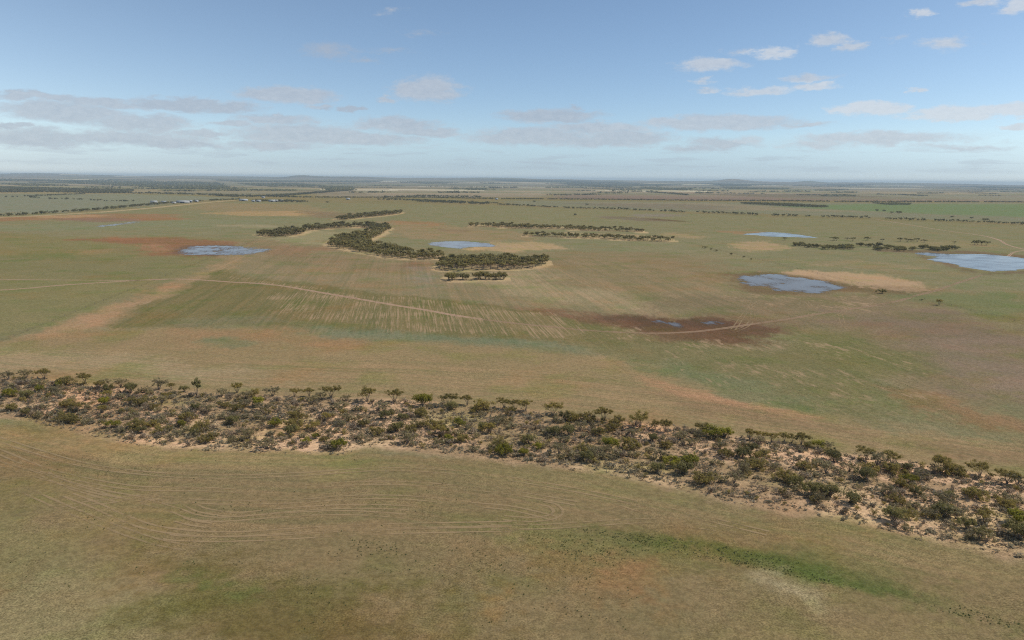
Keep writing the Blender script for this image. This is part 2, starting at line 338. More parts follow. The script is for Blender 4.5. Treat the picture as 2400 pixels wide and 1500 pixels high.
# colour patches of the land: outline (px), colour as seen in sunlight (sRGB), feather (m), edge wander (m), opacity
C_TAN, C_PINK, C_RED, C_SAND = (150,131,100), (170,134,104), (142,104,78), (198,166,130)
C_GRN, C_GRN2, C_BRIGHT, C_GREY = (116,117,76), (118,122,88), (94,118,58), (140,132,112)
PATCH = [
 # far country
 ([(-400,404),(2800,420),(2800,452),(-400,430)], (118,116,108), 500, 300, .8),
 ([(-200,452),(320,455),(560,464),(480,468),(300,486),(0,505),(-200,512)], (124,132,104), 40, 30, 1),
 ([(300,449),(700,449),(740,452),(560,458),(430,455)], (134,132,112), 60, 30, 1),
 ([(690,446),(1000,441),(1300,440),(1290,462),(1000,462),(760,460)], (140,132,116), 60, 40, .9),
 ([(1300,441),(1500,448),(1700,452),(2500,458),(2500,472),(1700,469),(1300,466)], (124,112,104), 50, 40, .9),
 ([(1180,470),(1700,474),(2500,476),(2500,526),(2000,508),(1500,492),(1200,480)], (122,128,98), 30, 20, .9),
 ([(1850,484),(1990,478),(2500,478),(2500,512),(2200,502),(1960,492)], (108,130,86), 30, 20, .85),
 ([(1380,474),(1680,476),(1900,490),(2060,497),(1700,492),(1450,484)], (146,134,110), 20, 10, .5),
 ([(1300,476),(1600,478),(1720,484),(1700,494),(1450,486)], (118,114,98), 30, 20, .6),
 # big paddock beyond the groves
 ([(-100,512),(240,497),(560,472),(720,474),(1160,482),(1700,504),(2500,533),(2500,700),(1900,640),(1200,600),(600,560),(-100,540)], (128,126,94), 15, 10, 1),
 ([(480,476),(700,478),(790,497),(740,510),(520,497),(440,490)], (146,128,100), 12, 8, .8),
 ([(470,499),(560,496),(700,494),(760,502),(690,506),(560,506)], (172,142,106), 8, 8, .7),
 ([(700,494),(830,500),(820,510),(740,512)], (134,112,92), 12, 8, .6),
 ([(-100,512),(160,504),(260,500),(400,502),(430,513),(330,517),(120,515),(-100,522)], (150,116,90), 10, 8, .8),
 ([(60,508),(200,503),(260,505),(150,512)], (176,144,112), 8, 6, .6),
 ([(120,512),(260,510),(360,514),(330,521),(240,533),(205,531),(270,523),(180,518)], (138,110,96), 10, 6, .7),
 ([(300,509),(420,511),(440,516),(330,519)], (152,112,84), 10, 6, .6),
 ([(-100,540),(200,540),(500,533),(700,520),(760,512),(400,516),(100,525),(-100,528)], (124,130,92), 12, 10, .7),
 ([(500,529),(600,527),(700,530),(590,533)], (158,146,116), 6, 6, .6),
 # left green paddock
 ([(-200,545),(330,552),(560,560),(600,555),(560,566),(500,620),(300,690),(100,765),(-10,806),(-200,870)], (126,122,84), 6, 8, 1),
 ([(-100,605),(120,607),(300,600),(420,600),(480,606),(330,650),(120,655),(-100,660)], (118,119,78), 20, 15, .6),
 ([(130,545),(250,548),(330,552),(330,562),(150,556)], (134,128,98), 14, 10, .7),
 (ell(140,592,110,5,-2), (158,124,90), 14, 14, .55),
 (ell(300,585,70,4), (140,122,92), 14, 14, .5),
 (ell(120,598,70,8), (104,116,66), 16, 12, .7),
 # ponds' red mud
 ([(180,560),(280,556),(420,558),(560,566),(640,572),(720,578),(740,590),(650,594),(560,606),(450,603),(380,598),(320,588),(340,574),(240,566)], (140,104,80), 10, 10, .9),
 (ell(370,582,40,6,8), (166,128,100), 10, 9, .6),
 (ell(320,560,80,3.5,2), (154,112,84), 8, 6, .6),
 ([(395,590),(430,575),(530,573),(620,579),(665,583),(640,593),(570,603),(480,601),(415,597)], (112,92,80), 5, 5, .8),
 ([(1230,722),(1400,728),(1560,735),(1700,738),(1820,748),(1930,756),(1880,780),(1810,802),(1700,806),(1580,803),(1460,790),(1340,770),(1230,745)], (110,85,66), 9, 9, .92),
 ([(1120,708),(1300,720),(1450,738),(1420,766),(1280,754),(1150,730)], (134,105,83), 7, 8, .6),
 ([(1440,738),(1560,743),(1700,746),(1790,756),(1760,775),(1600,776),(1500,768),(1420,750)], (98,80,67), 7, 8, .75),
 (ell(1790,775,70,18,4), (114,88,74), 12, 8, .6),
 # middle brown paddock (sown rows)
 ([(560,566),(620,556),(760,578),(900,606),(1020,612),(1300,600),(1500,600),(1750,640),(1720,690),(1560,735),(1300,722),(1000,700),(700,668),(540,620),(500,620)], (140,124,96), 12, 8, 1),
 ([(1080,650),(1290,622),(1400,650),(1480,700),(1620,745),(1500,738),(1350,712),(1180,690)], (164,145,114), 9, 8, .55),
 ([(640,575),(720,578),(760,585),(700,600),(620,598)], (140,112,88), 10, 8, .7),
 ([(640,596),(740,600),(900,615),(1010,628),(1000,645),(800,630),(650,615)], (136,116,90), 10, 8, .5),
 ([(640,612),(720,614),(745,619),(690,620)], (116,116,78), 5, 5, .8),
 ([(940,612),(1010,620),(1000,630),(930,625)], (134,104,82), 6, 5, .6),
 ([(975,625),(1010,625),(1015,670),(985,672)], (130,132,108), 8, 5, .5),
 ([(700,540),(870,545),(770,562),(760,575),(690,570),(640,562)], (146,139,104), 8, 6, .8),
 ([(900,520),(1060,530),(1220,545),(1240,560),(1160,565),(1000,562),(930,552)], (148,128,99), 12, 10, .9),
 ([(900,517),(1000,519),(1060,527),(960,526)], (160,118,88), 10, 8, .6),
 ([(1030,535),(1110,541),(1060,546)], (128,108,86), 8, 6, .6),
 ([(1160,590),(1400,590),(1640,592),(1720,600),(1680,640),(1500,690),(1300,670),(1280,625)], (133,121,90), 14, 10, .8),
 ([(1050,592),(1200,596),(1320,600),(1300,612),(1100,603)], (126,122,90), 10, 8, .8),
 ([(1480,560),(1620,565),(1800,590),(1780,620),(1600,600)], (132,128,96), 12, 10, .7),
 (ell(1490,513,90,4,3), (118,108,92), 8, 6, .7),
 (ell(1560,516,60,1.6,4), (108,92,74), 6, 4, .8),
 (ell(1540,505,60,4), (130,124,112), 12, 8, .7),
 # sandy aprons
 ([(1130,569),(1240,567),(1320,572),(1330,581),(1220,590),(1150,588),(1080,585),(1170,578)], (182,152,114), 7, 8, .65),
 ([(1080,584),(1160,577),(1172,579),(1100,588)], (196,160,118), 3, 3, .7),
 ([(1730,571),(1790,566),(1840,580),(1830,587),(1770,589),(1720,582)], (178,150,112), 7, 8, .55),
 ([(1670,541),(1800,543),(1840,546),(1740,548)], (160,120,92), 6, 5, .6),
 ([(1330,548),(1230,547),(1330,545),(1480,549),(1560,556),(1500,555)], (178,152,120), 3, 3, .55),
 (ell(1600,552,45,4,4), (168,142,110), 8, 6, .6),
 ([(1820,634),(1900,636),(1990,638),(2080,648),(2130,664),(2170,676),(2150,684),(2060,674),(1990,663),(1910,652),(1840,640)], (192,158,124), 7, 8, .8),
 ([(1640,640),(1720,645),(1730,660),(1660,668),(1600,655)], (142,116,86), 9, 8, .6),
 ([(1710,640),(1800,637),(1920,650),(2010,672),(2000,684),(1920,694),(1800,690),(1710,672)], (118,98,76), 5, 5, .85),
 ([(1990,672),(2090,668),(2200,684),(2160,692),(2040,692)], (112,96,72), 6, 6, .7),
 ([(2150,594),(2060,588),(2100,584),(2290,590),(2430,600),(2430,606),(2300,598)], (120,100,82), 4, 4, .8),
 ([(2170,606),(2150,596),(2300,640),(2420,634),(2440,640),(2310,644),(2220,626)], (116,104,82), 4, 4, .8),
 ([(2090,570),(2200,566),(2340,572),(2360,580),(2250,580),(2110,578)], (150,132,100), 6, 6, .55),
 ([(1870,610),(2000,612),(2150,622),(2180,634),(2050,630),(1900,622)], (146,130,100), 7, 8, .6),
 ([(2080,690),(2200,690),(2420,690),(2420,760),(2300,738),(2180,715),(2100,700)], (110,121,76), 8, 8, .85),
 ([(2280,735),(2420,745),(2420,762),(2330,752)], (128,116,74), 5, 5, .6),
 # right middle
 ([(1500,690),(1720,692),(2020,690),(2120,706),(2420,772),(2600,900),(2500,1000),(2200,960),(1900,800),(1840,760),(1560,735)], (126,115,87), 14, 10, .9),
 ([(1960,735),(2100,715),(2250,735),(2420,790),(2420,960),(2300,880),(2050,800)], (125,112,93), 18, 14, .7),
 ([(2120,800),(2280,800),(2430,850),(2430,930),(2260,900)], (136,122,103), 12, 10, .55),
 # headland and brown strip beyond the scrub belt
 ([(-200,800),(60,790),(260,770),(500,768),(700,775),(900,790),(1120,800),(1350,818),(1520,850),(1700,930),(2000,985),(2450,1050),(2450,1170),(2100,1090),(1600,1008),(1100,960),(600,935),(-200,885)], (147,126,94), 6, 5, 1),
 ([(430,778),(650,778),(900,790),(800,815),(560,808),(400,795)], (150,120,90), 8, 6, .6),
 (ell(555,802,85,8,3), (114,122,82), 4, 4, .8),
 ([(-50,815),(150,815),(420,850),(760,885),(700,905),(300,880),(-50,850)], (160,140,110), 8, 8, .6),
 ([(60,800),(260,782),(420,790),(300,805),(100,812)], (146,124,94), 8, 6, .7),
 # fence corridor of the left paddock: bare strip
 ([(10,806),(120,770),(300,700),(420,657),(500,628),(560,600),(580,604),(520,650),(420,690),(300,750),(250,772),(80,800)], (152,128,98), 5, 5, .9),
 ([(60,790),(200,742),(330,692),(400,665),(420,668),(330,716),(240,755),(120,785)], (172,136,106), 4, 5, .65),
 ([(470,640),(530,618),(560,612),(500,650)], (158,134,104), 5, 5, .5),
 # green crop wedge with bare rows
 ([(520,633),(620,655),(740,664),(860,684),(1010,700),(1180,715),(1300,745),(1460,775),(1560,800),(1500,815),(1350,808),(1150,795),(900,790),(700,766),(520,766),(260,768),(330,720),(420,680)], (117,111,75), 4, 4, 1),
 ([(760,770),(900,772),(1100,785),(1250,790),(1400,812),(1390,826),(1200,808),(950,798),(780,790)], (112,122,86), 6, 5, .85),
 ([(430,745),(640,742),(820,770),(700,766),(520,764),(420,762)], (118,120,84), 6, 5, .6),
 # green field on the right
 ([(1380,800),(1560,800),(1760,806),(1900,770),(2000,770),(2100,810),(2160,860),(2110,900),(2150,960),(2050,975),(1850,940),(1700,905),(1560,870),(1460,830)], (114,115,72), 8, 8, .95),
 ([(1500,850),(1560,872),(1700,905),(1850,940),(1900,935),(1750,890),(1600,850)], (112,122,82), 8, 6, .6),
 ([(1860,775),(1990,780),(2090,860),(2010,890),(1900,840)], (108,114,66), 10, 8, .6),
 ([(2270,945),(2420,945),(2420,990),(2320,985)], (116,122,80), 6, 6, .7),
 # red streaks
 ([(1500,880),(1540,888),(1650,920),(1780,945),(1900,970),(1860,975),(1740,955),(1620,935),(1520,905)], (166,130,100), 2, 4, .8),
 ([(2060,915),(2200,930),(2430,990),(2430,1030),(2300,1000),(2150,960)], (142,113,85), 6, 6, .8),
 ([(1500,910),(1700,945),(1900,985),(2430,1070),(2430,1090),(1900,1005),(1600,960)], (132,110,84), 4, 4, .5),
 ([(1180,925),(1500,955),(1500,965),(1200,945)], (132,112,86), 3, 3, .4),
 # foreground paddock
 ([(-300,975),(200,1005),(560,1052),(1100,1060),(1600,1140),(2100,1245),(2600,1345),(2700,1600),(-400,1600)], (127,114,80), 3, 3, 1),
 ([(-100,980),(200,1012),(500,1060),(900,1066),(800,1110),(400,1090),(-100,1030)], (150,131,92), 5, 5, .8),
 ([(0,1020),(120,1015),(260,1030),(180,1050)], (164,131,98), 4, 5, .5),
 ([(700,1070),(1100,1066),(1500,1120),(2000,1225),(2450,1310),(2450,1390),(2000,1290),(1500,1190),(1100,1110)], (138,122,86), 6, 5, .7),
 ([(-100,1110),(100,1130),(400,1210),(300,1260),(60,1200),(-100,1170)], (130,119,76), 8, 6, .6),
 ([(-100,1230),(100,1200),(160,1250),(120,1330),(-100,1400)], (126,122,80), 6, 6, .7),
 ([(-100,1350),(200,1330),(330,1400),(340,1520),(-200,1600)], (139,130,92), 8, 6, .7),
 ([(150,1250),(300,1240),(420,1320),(360,1400),(200,1360)], (132,110,74), 8, 6, .5),
 (ell(350,1365,40,14), (150,116,84), 3, 4, .5),
 (ell(120,1215,40,8), (168,128,90), 4, 4, .5),
 ([(360,1330),(700,1370),(1000,1360),(1250,1400),(1300,1500),(700,1560),(420,1460)], (106,96,58), 10, 8, .8),
 (ell(560,1392,60,9,3), (96,112,58), 3, 4, .7), (ell(400,1365,60,8,5), (98,112,58), 3, 4, .6), (ell(800,1400,80,10), (104,106,56), 5, 5, .5),
 ([(1200,1260),(1330,1240),(1500,1270),(1640,1330),(1560,1380),(1350,1320)], (120,117,72), 6, 5, .7),
 ([(1200,1225),(1400,1222),(1600,1240),(1850,1290),(2100,1350),(2450,1430),(2450,1510),(2150,1450),(1850,1390),(1600,1340),(1350,1300)], (112,110,68), 6, 6, .6),
 ([(1330,1235),(1500,1245),(1600,1265),(1800,1300),(2000,1345),(2130,1385),(2300,1435),(2420,1470),(2420,1490),(2250,1450),(2100,1405),(1960,1375),(1780,1335),(1620,1290),(1450,1265)], (92,102,54), 2.2, 3, .8),
 ([(1560,1262),(1680,1272),(1850,1320),(1960,1350),(2100,1390),(2090,1405),(1940,1378),(1780,1340),(1600,1290)], (80,100,44), 2, 3, .6),
 ([(1280,1310),(1400,1330),(1520,1360),(1620,1420),(1680,1490),(1560,1500),(1380,1430),(1250,1340)], (138,110,76), 8, 7, .6),
 ([(1460,1350),(1520,1360),(1620,1440),(1600,1470),(1500,1430)], (150,112,80), 4, 5, .55),
 ([(1130,1370),(1230,1380),(1220,1430),(1100,1420)], (164,126,86), 5, 5, .45),
 ([(1780,1360),(1860,1385),(1980,1430),(2040,1460),(1960,1460),(1830,1410)], (172,154,124), 4, 4, .6),
 ([(1600,1460),(1900,1470),(2300,1500),(2200,1560),(1600,1560)], (138,124,84), 8, 6, .6),
]

# ------------------------------------------------------------------ ground
def build_ground():
    az_f = np.radians(np.arange(-41.0, 41.001, 0.088))
    az_c = np.radians(np.arange(43.5, 318.0, 3.0))
    az = np.concatenate([az_f, az_c])
    dep = np.concatenate([np.arange(34.0, 3.0, -0.095), np.arange(3.0, 0.62, -0.032)])
    rad = CAM_H / np.tan(np.radians(dep))
    far = np.concatenate([np.geomspace(rad[-1] * 1.02, 26500, 110), [27200, 28000, 29000, 30500]])
    rad = np.concatenate([[4.0, 25.0, 60.0, 90.0], rad, far])
    nr, na = len(rad), len(az)
    RR, AA = np.meshgrid(rad, az, indexing='ij')
    x, y = (RR * np.sin(AA)).ravel(), (RR * np.cos(AA)).ravel()
    zt = terrain(x, y)
    r = RR.ravel()
    # beyond the ridge the land falls away behind it
    zt = np.where(r > 27000, zt - (r - 27000) * 0.004, zt)
    V = np.column_stack([x, y, zt])
    V = np.vstack([V, [0, 0, 0]])
    i, j = np.meshgrid(np.arange(nr - 1), np.arange(na), indexing='ij')
    j2 = (j + 1) % na
    Q = np.column_stack([(i * na + j).ravel(), (i * na + j2).ravel(), ((i + 1) * na + j2).ravel(), ((i + 1) * na + j).ravel()])
    Q = Q[:, ::-1]
    jj = np.arange(na)
    tri = np.column_stack([np.full(na, nr * na), (jj + 1) % na, jj])
    me = np_mesh('ground', V, Q, tri, smooth=True)
    # ---- land colour
    n = len(V)
    lin = lambda c: np.array(srgb(c))
    x, y = V[:, 0], V[:, 1]; r = np.hypot(x, y)
    col = np.tile(lin((136, 123, 94)), (n, 1))
    big = fbm(x / 140, y / 140, 21, 4)
    mid = fbm(x / 38, y / 38, 31, 4)
    g = lin((126, 121, 90)); t = lin((152, 128, 96))
    k = sstep(0.42, 0.7, big)[:, None] * 0.5
    col = col * (1 - k) + g * k
    wx1 = (fbm(x / 45, y / 45, 41, 3) - .5) * 2; wy1 = (fbm(x / 45, y / 45, 51, 3) - .5) * 2
    wx2 = (fbm(x / 9, y / 9, 61, 2) - .5) * 2; wy2 = (fbm(x / 9, y / 9, 71, 2) - .5) * 2
    brk = fbm(x / 21, y / 21, 91, 5) * .62 + fbm(x / 2.6, y / 2.6, 93, 3) * .38
    brk = .5 + (brk - .5) * 1.25
    def mask(pts, feather, wander):
        P = gpoly(pts)
        lo, hi = P.min(0) - feather * 2 - wander * 2, P.max(0) + feather * 2 + wander * 2
        sel = np.where((x > lo[0]) & (x < hi[0]) & (y > lo[1]) & (y < hi[1]))[0]
        xs = x[sel] + wander * (wx1[sel] * 1.3 + wx2[sel] * .5); ys = y[sel] + wander * (wy1[sel] * 1.3 + wy2[sel] * .5)
        d = sdf_poly(xs, ys, P)
        t = .5 - d / (feather * 3.2)
        mk = sstep(.08, .92, t + (brk[sel] - .5) * 1.9 * np.clip(1.25 - np.abs(t - .5), 0, 1))
        return sel, mk, d
    dist = np.sqrt(r ** 2 + CAM_H ** 2)
    for pts, c, fe, wa, op in PATCH:
        if c[1] > c[0]: c = (c[0] + 8, c[1] - 1, c[2] + 9)
        elif c[0] - c[1] < 16: c = (c[0] + 5, c[1], c[2] + 3)
        sel, mk, _ = mask(pts, fe, wa)
        k = (mk * op * (0.80 + 0.4 * np.clip(mid[sel] * 1.3 - .15, 0, 1)))[:, None].clip(0, 1)
        col[sel] = col[sel] * (1 - k) + lin(c) * k
    rows = np.zeros(n); cont = np.zeros(n); bare = np.zeros(n)
    def paint(arr, pts, val, fe=6, wa=4):
        sel, mk, _ = mask(pts, fe, wa)
        arr[sel] = arr[sel] * (1 - mk) + val * mk
    paint(rows, [(560,566),(620,556),(760,578),(1020,612),(1300,600),(1750,640),(1800,700),(2300,900),(2430,1080),(1900,985),(1520,850),(1120,800),(500,768),(260,768),(520,620)], 1.0, 10)
    paint(rows, [(520,633),(860,684),(1180,715),(1400,760),(1350,808),(900,790),(520,766),(260,768),(420,680)], 1.6, 5)
    paint(rows, [(1080,650),(1290,622),(1400,650),(1480,700),(1680,780),(1500,760),(1350,712),(1180,690)], 1.35, 9)
    paint(rows, [(470,480),(760,480),(820,505),(500,508)], 1.0, 10)
    paint(rows, [(1150,570),(1340,572),(1330,590),(1100,588)], 1.2, 6)
    paint(rows, [(1380,800),(1560,800),(1900,770),(2160,860),(2150,960),(1850,940),(1560,870)], .7, 10)
    paint(cont, [(-200,825),(200,815),(700,840),(1200,850),(1600,900),(2000,960),(2450,1040),(2450,1170),(1600,1008),(1100,960),(600,935),(-200,885)], 1.0, 8)
    paint(cont, [(-300,985),(560,1055),(1100,1062),(1600,1142),(2100,1247),(2600,1345),(2600,1420),(2100,1330),(1700,1240),(1200,1260),(700,1290),(300,1230),(-100,1100)], 1.0, 6)
    paint(bare, [(520,640),(860,690),(1180,720),(1400,765),(1350,800),(1100,785),(900,775),(700,755),(600,740),(640,670),(520,655)], .62, 6)
    paint(bare, [(1300,740),(1450,760),(1560,790),(1750,800),(1700,815),(1450,800)], .55, 5)
    paint(bare, [(1560,800),(1900,775),(2120,800),(2170,880),(2300,1000),(1900,960),(1600,880)], .5, 10)
    paint(bare, [(1600,660),(1730,690),(2060,690),(2120,730),(1950,740),(1700,705)], .55, 8)
    paint(bare, [(1790,634),(1900,633),(2080,645),(2190,676),(2150,688),(1990,668),(1850,645)], .85, 9)
    paint(bare, [(1080,586),(1130,569),(1320,572),(1340,582),(1220,592)], .75, 9)
    paint(bare, [(1860,610),(2180,622),(2200,640),(1900,632)], .45, 8)
    paint(bare, [(60,790),(330,692),(420,668),(330,720),(120,790)], .5, 5)
    paint(bare, [(1710,566),(1790,564),(1850,578),(1830,590),(1720,590)], .75, 9)
    # scrub belt: pink sand, spilling a few metres past the trees
    sel, mk, d = mask(BELT_FAR + BELT_NEAR[::-1], 1.0, 1.2)
    mk = 1 - sstep(0.0, 5.0, d + wx2[sel] * 1.5 + (brk[sel] - .5) * 9)
    k = mk[:, None] * .92
    sandy = sstep(.40, .62, brk[sel] * .7 + mid[sel] * .3)[:, None]
    col[sel] = col[sel] * (1 - k) + (lin((216, 178, 144)) * sandy + lin((164, 136, 106)) * (1 - sandy)) * k
    for arr in (rows, cont, bare): arr[sel] *= (1 - mk)
    # groves: sand rim and litter
    for P in (WA, WB, WC, WD, WE, WF, WG):
        Pg = gpoly(P); rr = np.hypot(*Pg.mean(0)); rim = 7 + rr / 220
        sel, mk, d = mask(P, 1, 1)
        mk = 1 - sstep(rim * .35, rim, d + wx2[sel] * 2)
        k = mk[:, None] * .85
        col[sel] = col[sel] * (1 - k) + lin((190, 163, 126)) * k
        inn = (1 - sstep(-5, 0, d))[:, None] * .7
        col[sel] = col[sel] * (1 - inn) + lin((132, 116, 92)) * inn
        for arr in (rows, cont, bare): arr[sel] *= (1 - mk)
    # dirt road along the left tree line
    P = np.array([ground(*p) for p in [(-80,513),(100,505),(240,497),(360,487),(480,475),(540,470),(560,469)]])
    dd = np.full(n, 1e9)
    for a, b in zip(P[:-1], P[1:]):
        e = b - a; tt = np.clip(((x - a[0]) * e[0] + (y - a[1]) * e[1]) / (e @ e), 0, 1)
        dd = np.minimum(dd, np.hypot(x - a[0] - e[0] * tt, y - a[1] - e[1] * tt))
    k = (1 - sstep(3, 16, dd))[:, None] * .8
    col = col * (1 - k) + lin((188, 164, 132)) * k
    # distant country: paddock blocks in the old survey grid, each sown or fallow
    fx, fy = x * .93 + y * .37, -x * .37 + y * .93
    cell = np.floor(fx / 1100 + 3 * (vnoise(fx / 5000, fy / 5000, 5) - .5)), np.floor(fy / 480)
    hsh = _hash(cell[0].astype(np.int64), cell[1].astype(np.int64), 9)
    pal = np.array([lin(c) for c in [(150,138,118),(134,134,108),(164,149,126),(122,118,100),(144,141,118),(214,202,178)]])
    pick = pal[np.minimum((hsh * 5.25).astype(int), 5)]
    k = (sstep(3000, 5200, r) * .7)[:, None]
    col = col * (1 - k) + pick * k
    # the colours above are as seen through the air; take the air out again
    tr = np.exp(-SIGMA * np.minimum(dist, 4200))[:, None]
    col = np.clip((col - (1 - tr) * HAZE_EQ) / tr, 0.035, 0.75)
    # contour coordinate: distance from the scrub belt
    near = np.where((r < 1500))[0]
    cu = np.zeros(n); cu[near] = sdf_poly(x[near] + wx1[near] * 2, y[near] + wy1[near] * 2, BELT)
    ca = me.color_attributes.new('albedo', 'FLOAT_COLOR', 'POINT')
    ca.data.foreach_set('color', np.column_stack([col, np.ones(n)]).astype(np.float32).ravel())
    cb = me.color_attributes.new('land', 'FLOAT_COLOR', 'POINT')
    cb.data.foreach_set('color', np.column_stack([rows, cont, bare, np.ones(n)]).astype(np.float32).ravel())
    at = me.attributes.new('contour', 'FLOAT', 'POINT'); at.data.foreach_set('value', cu.astype(np.float32))
    # ---- material
    mt, T, b, out = new_mat('soil_and_stubble')
    alb = T.attr('albedo')['Color']
    land = T.attr('land')['Color']
    lr, lc, lb = T.sep(land)
    cu = T.attr('contour')['Fac']
    pos = T.node('ShaderNodeNewGeometry').outputs['Position']
    px, py, pz = T.sep(pos)
    ra = R_(-7.9)      # sowing direction
    along = T.math('ADD', T.math('MULTIPLY', px, math.sin(ra)), T.math('MULTIPLY', py, math.cos(ra)))
    across = T.math('SUBTRACT', T.math('MULTIPLY', px, math.cos(ra)), T.math('MULTIPLY', py, math.sin(ra)))
    rv = T.comb(across, T.math('MULTIPLY', along, 0.012), 0.0)
    r1 = T.noise(rv, 0.42, 4.0, 0.68)
    r2 = T.noise(T.comb(across, T.math('MULTIPLY', along, 0.035), 7.0), 0.11, 3.0, 0.6)
    cvv = T.comb(cu, T.math('MULTIPLY', px, 0.02), 0.0)
    c1 = T.noise(cvv, 0.42, 3.0, 0.6)
    c2 = T.noise(T.vmath('ADD', cvv, (0, 3.0, 9.0)), 0.13, 2.0, 0.5)
    f1 = T.noise(T.vmath('MULTIPLY', pos, (1.0, 1.0, 1.0)), 2.6, 4.0, 0.72)
    f2 = T.noise(pos, 0.45, 3.0, 0.6)
    f3 = T.noise(pos, 0.06, 4.0, 0.6)
    f4 = T.noise(pos, 0.016, 4.0, 0.6)
    # dry straw versus green pick, at several scales
    straw = T.mix(1.0, alb, (1.19, 1.11, 1.05), 'MULTIPLY')
    green = T.mix(1.0, alb, (0.92, 0.97, 0.86), 'MULTIPLY')
    s = T.math('ADD', T.math('MULTIPLY', T.math('SUBTRACT', f2, .5), 1.1), T.math('MULTIPLY', T.math('SUBTRACT', f3, .5), 1.5))
    s = T.math('ADD', s, T.math('MULTIPLY', T.math('SUBTRACT', f4, .5), 1.1))
    s = T.math('ADD', s, T.math('MULTIPLY', lr, T.math('ADD', T.math('MULTIPLY', T.math('SUBTRACT', r1, .5), 3.0), T.math('MULTIPLY', T.math('SUBTRACT', r2, .5), 1.8))))
    s = T.math('ADD', s, T.math('MULTIPLY', lc, T.math('ADD', T.math('MULTIPLY', T.math('SUBTRACT', c1, .5), 3.6), T.math('MULTIPLY', T.math('SUBTRACT', c2, .5), 1.2))))
    s = T.math('ADD', s, 0.5, clamp=True)
    c = T.mix(s, green, straw)
    # patchy growth: greener pick in places, redder soil in others
    p1 = T.noise(pos, 0.028, 5.0, 0.66); p2 = T.noise(T.vmath('ADD', pos, (400, 90, 30)), 0.021, 5.0, 0.66)
    c = T.mix(T.step(p1, 0.48, 0.68, 0.0, 0.62), c, T.mix(1.0, c, (0.72, 0.93, 0.62), 'MULTIPLY'))
    c = T.mix(T.step(p2, 0.50, 0.70, 0.0, 0.7), c, T.mix(1.0, c, (1.10, 0.93, 0.84), 'MULTIPLY'))
    # single dry tufts and darker clumps
    amp = T.step(T.noise(T.vmath('ADD', pos, (70, 20, 5)), 0.045, 4.0, 0.65), 0.36, 0.66, 0.25, 1.0)
    f5 = T.noise(T.comb(px, T.math('MULTIPLY', py, 1.0), 4.0), 0.9, 4.0, 0.7)
    dk = T.math('MULTIPLY_ADD', T.math('SUBTRACT', T.step(f1, 0.34, 0.64, 0.60, 1.40), 1.0), amp, 1.0)
    dk = T.math('MULTIPLY', dk, T.step(f5, 0.32, 0.68, 0.80, 1.20))
    c = T.mix(1.0, c, T.comb(dk, dk, dk), 'MULTIPLY')
    # bare soil showing between plants
    b1 = T.noise(T.comb(across, T.math('MULTIPLY', along, 0.22), 3.0), 0.34, 5.0, 0.72)
    b2 = T.noise(T.comb(across, T.math('MULTIPLY', along, 0.02), 5.0), 1.0, 4.0, 0.72)
    b3 = T.noise(pos, 0.035, 4.0, 0.6)
    bn = T.math('ADD', T.math('MULTIPLY', b1, 0.6), T.math('MULTIPLY', b3, 0.4))
    bn2 = T.math('ADD', T.math('MULTIPLY', b2, 0.72), T.math('MULTIPLY', b3, 0.28))
    bsel = T.mix(T.step(lr, 0.9, 1.4), T.comb(bn, bn, bn), T.comb(bn2, bn2, bn2))
    bthr = T.math('MULTIPLY_ADD', lb, -0.24, 0.655)
    bm = T.math('MULTIPLY', T.step(T.math('SUBTRACT', bsel, bthr), -0.03, 0.10), T.step(lb, 0.02, 0.2, 0.0, 0.68))
    c = T.mix(bm, c, srgb(182, 150, 117))
    T.l.new(c, b.inputs['Base Color'])
    bmp = T.node('ShaderNodeBump'); bmp.inputs['Strength'].default_value = 0.4; bmp.inputs['Distance'].default_value = 0.3
    T.l.new(T.math('ADD', T.math('MULTIPLY', f1, amp), T.math('MULTIPLY', f5, 1.0)), bmp.inputs['Height'])
    T.l.new(bmp.outputs[0], b.inputs['Normal'])
    b.inputs['Roughness'].default_value = 1.0
    b.inputs['Specular IOR Level'].default_value = 0.0
    o = link('ground', me, mat=mt)
    tag(o, 'flat farmland of brown stubble and green paddocks running to low hills', 'ground', kind='structure')
build_ground()

# ------------------------------------------------------------------ haze
def build_haze():
    R, top, bot = 31500.0, 168.0, -80.0
    V = [(sx * R, sy * R, z) for z in (bot, top) for sx, sy in ((-1, -1), (1, -1), (1, 1), (-1, 1))]
    Q = [(3, 2, 1, 0), (4, 5, 6, 7), (0, 1, 5, 4), (1, 2, 6, 5), (2, 3, 7, 6), (3, 0, 4, 7)]
    me = np_mesh('haze', V, Q)
    mt = bpy.data.materials.new('thin_air'); mt.use_nodes = True
    T = NT(mt.node_tree); T.n.clear()
    out = T.node('ShaderNodeOutputMaterial'); v = T.node('ShaderNodeVolumePrincipled')
    v.inputs['Color'].default_value = (0.72, 0.90, 1.0, 1)
    v.inputs['Density'].default_value = SIGMA
    v.inputs['Anisotropy'].default_value = 0.0
    T.l.new(v.outputs[0], out.inputs['Volume'])
    o = link('haze', me, mat=mt)
    tag(o, 'thin blue haze in the air over the plain', 'haze', kind='stuff')


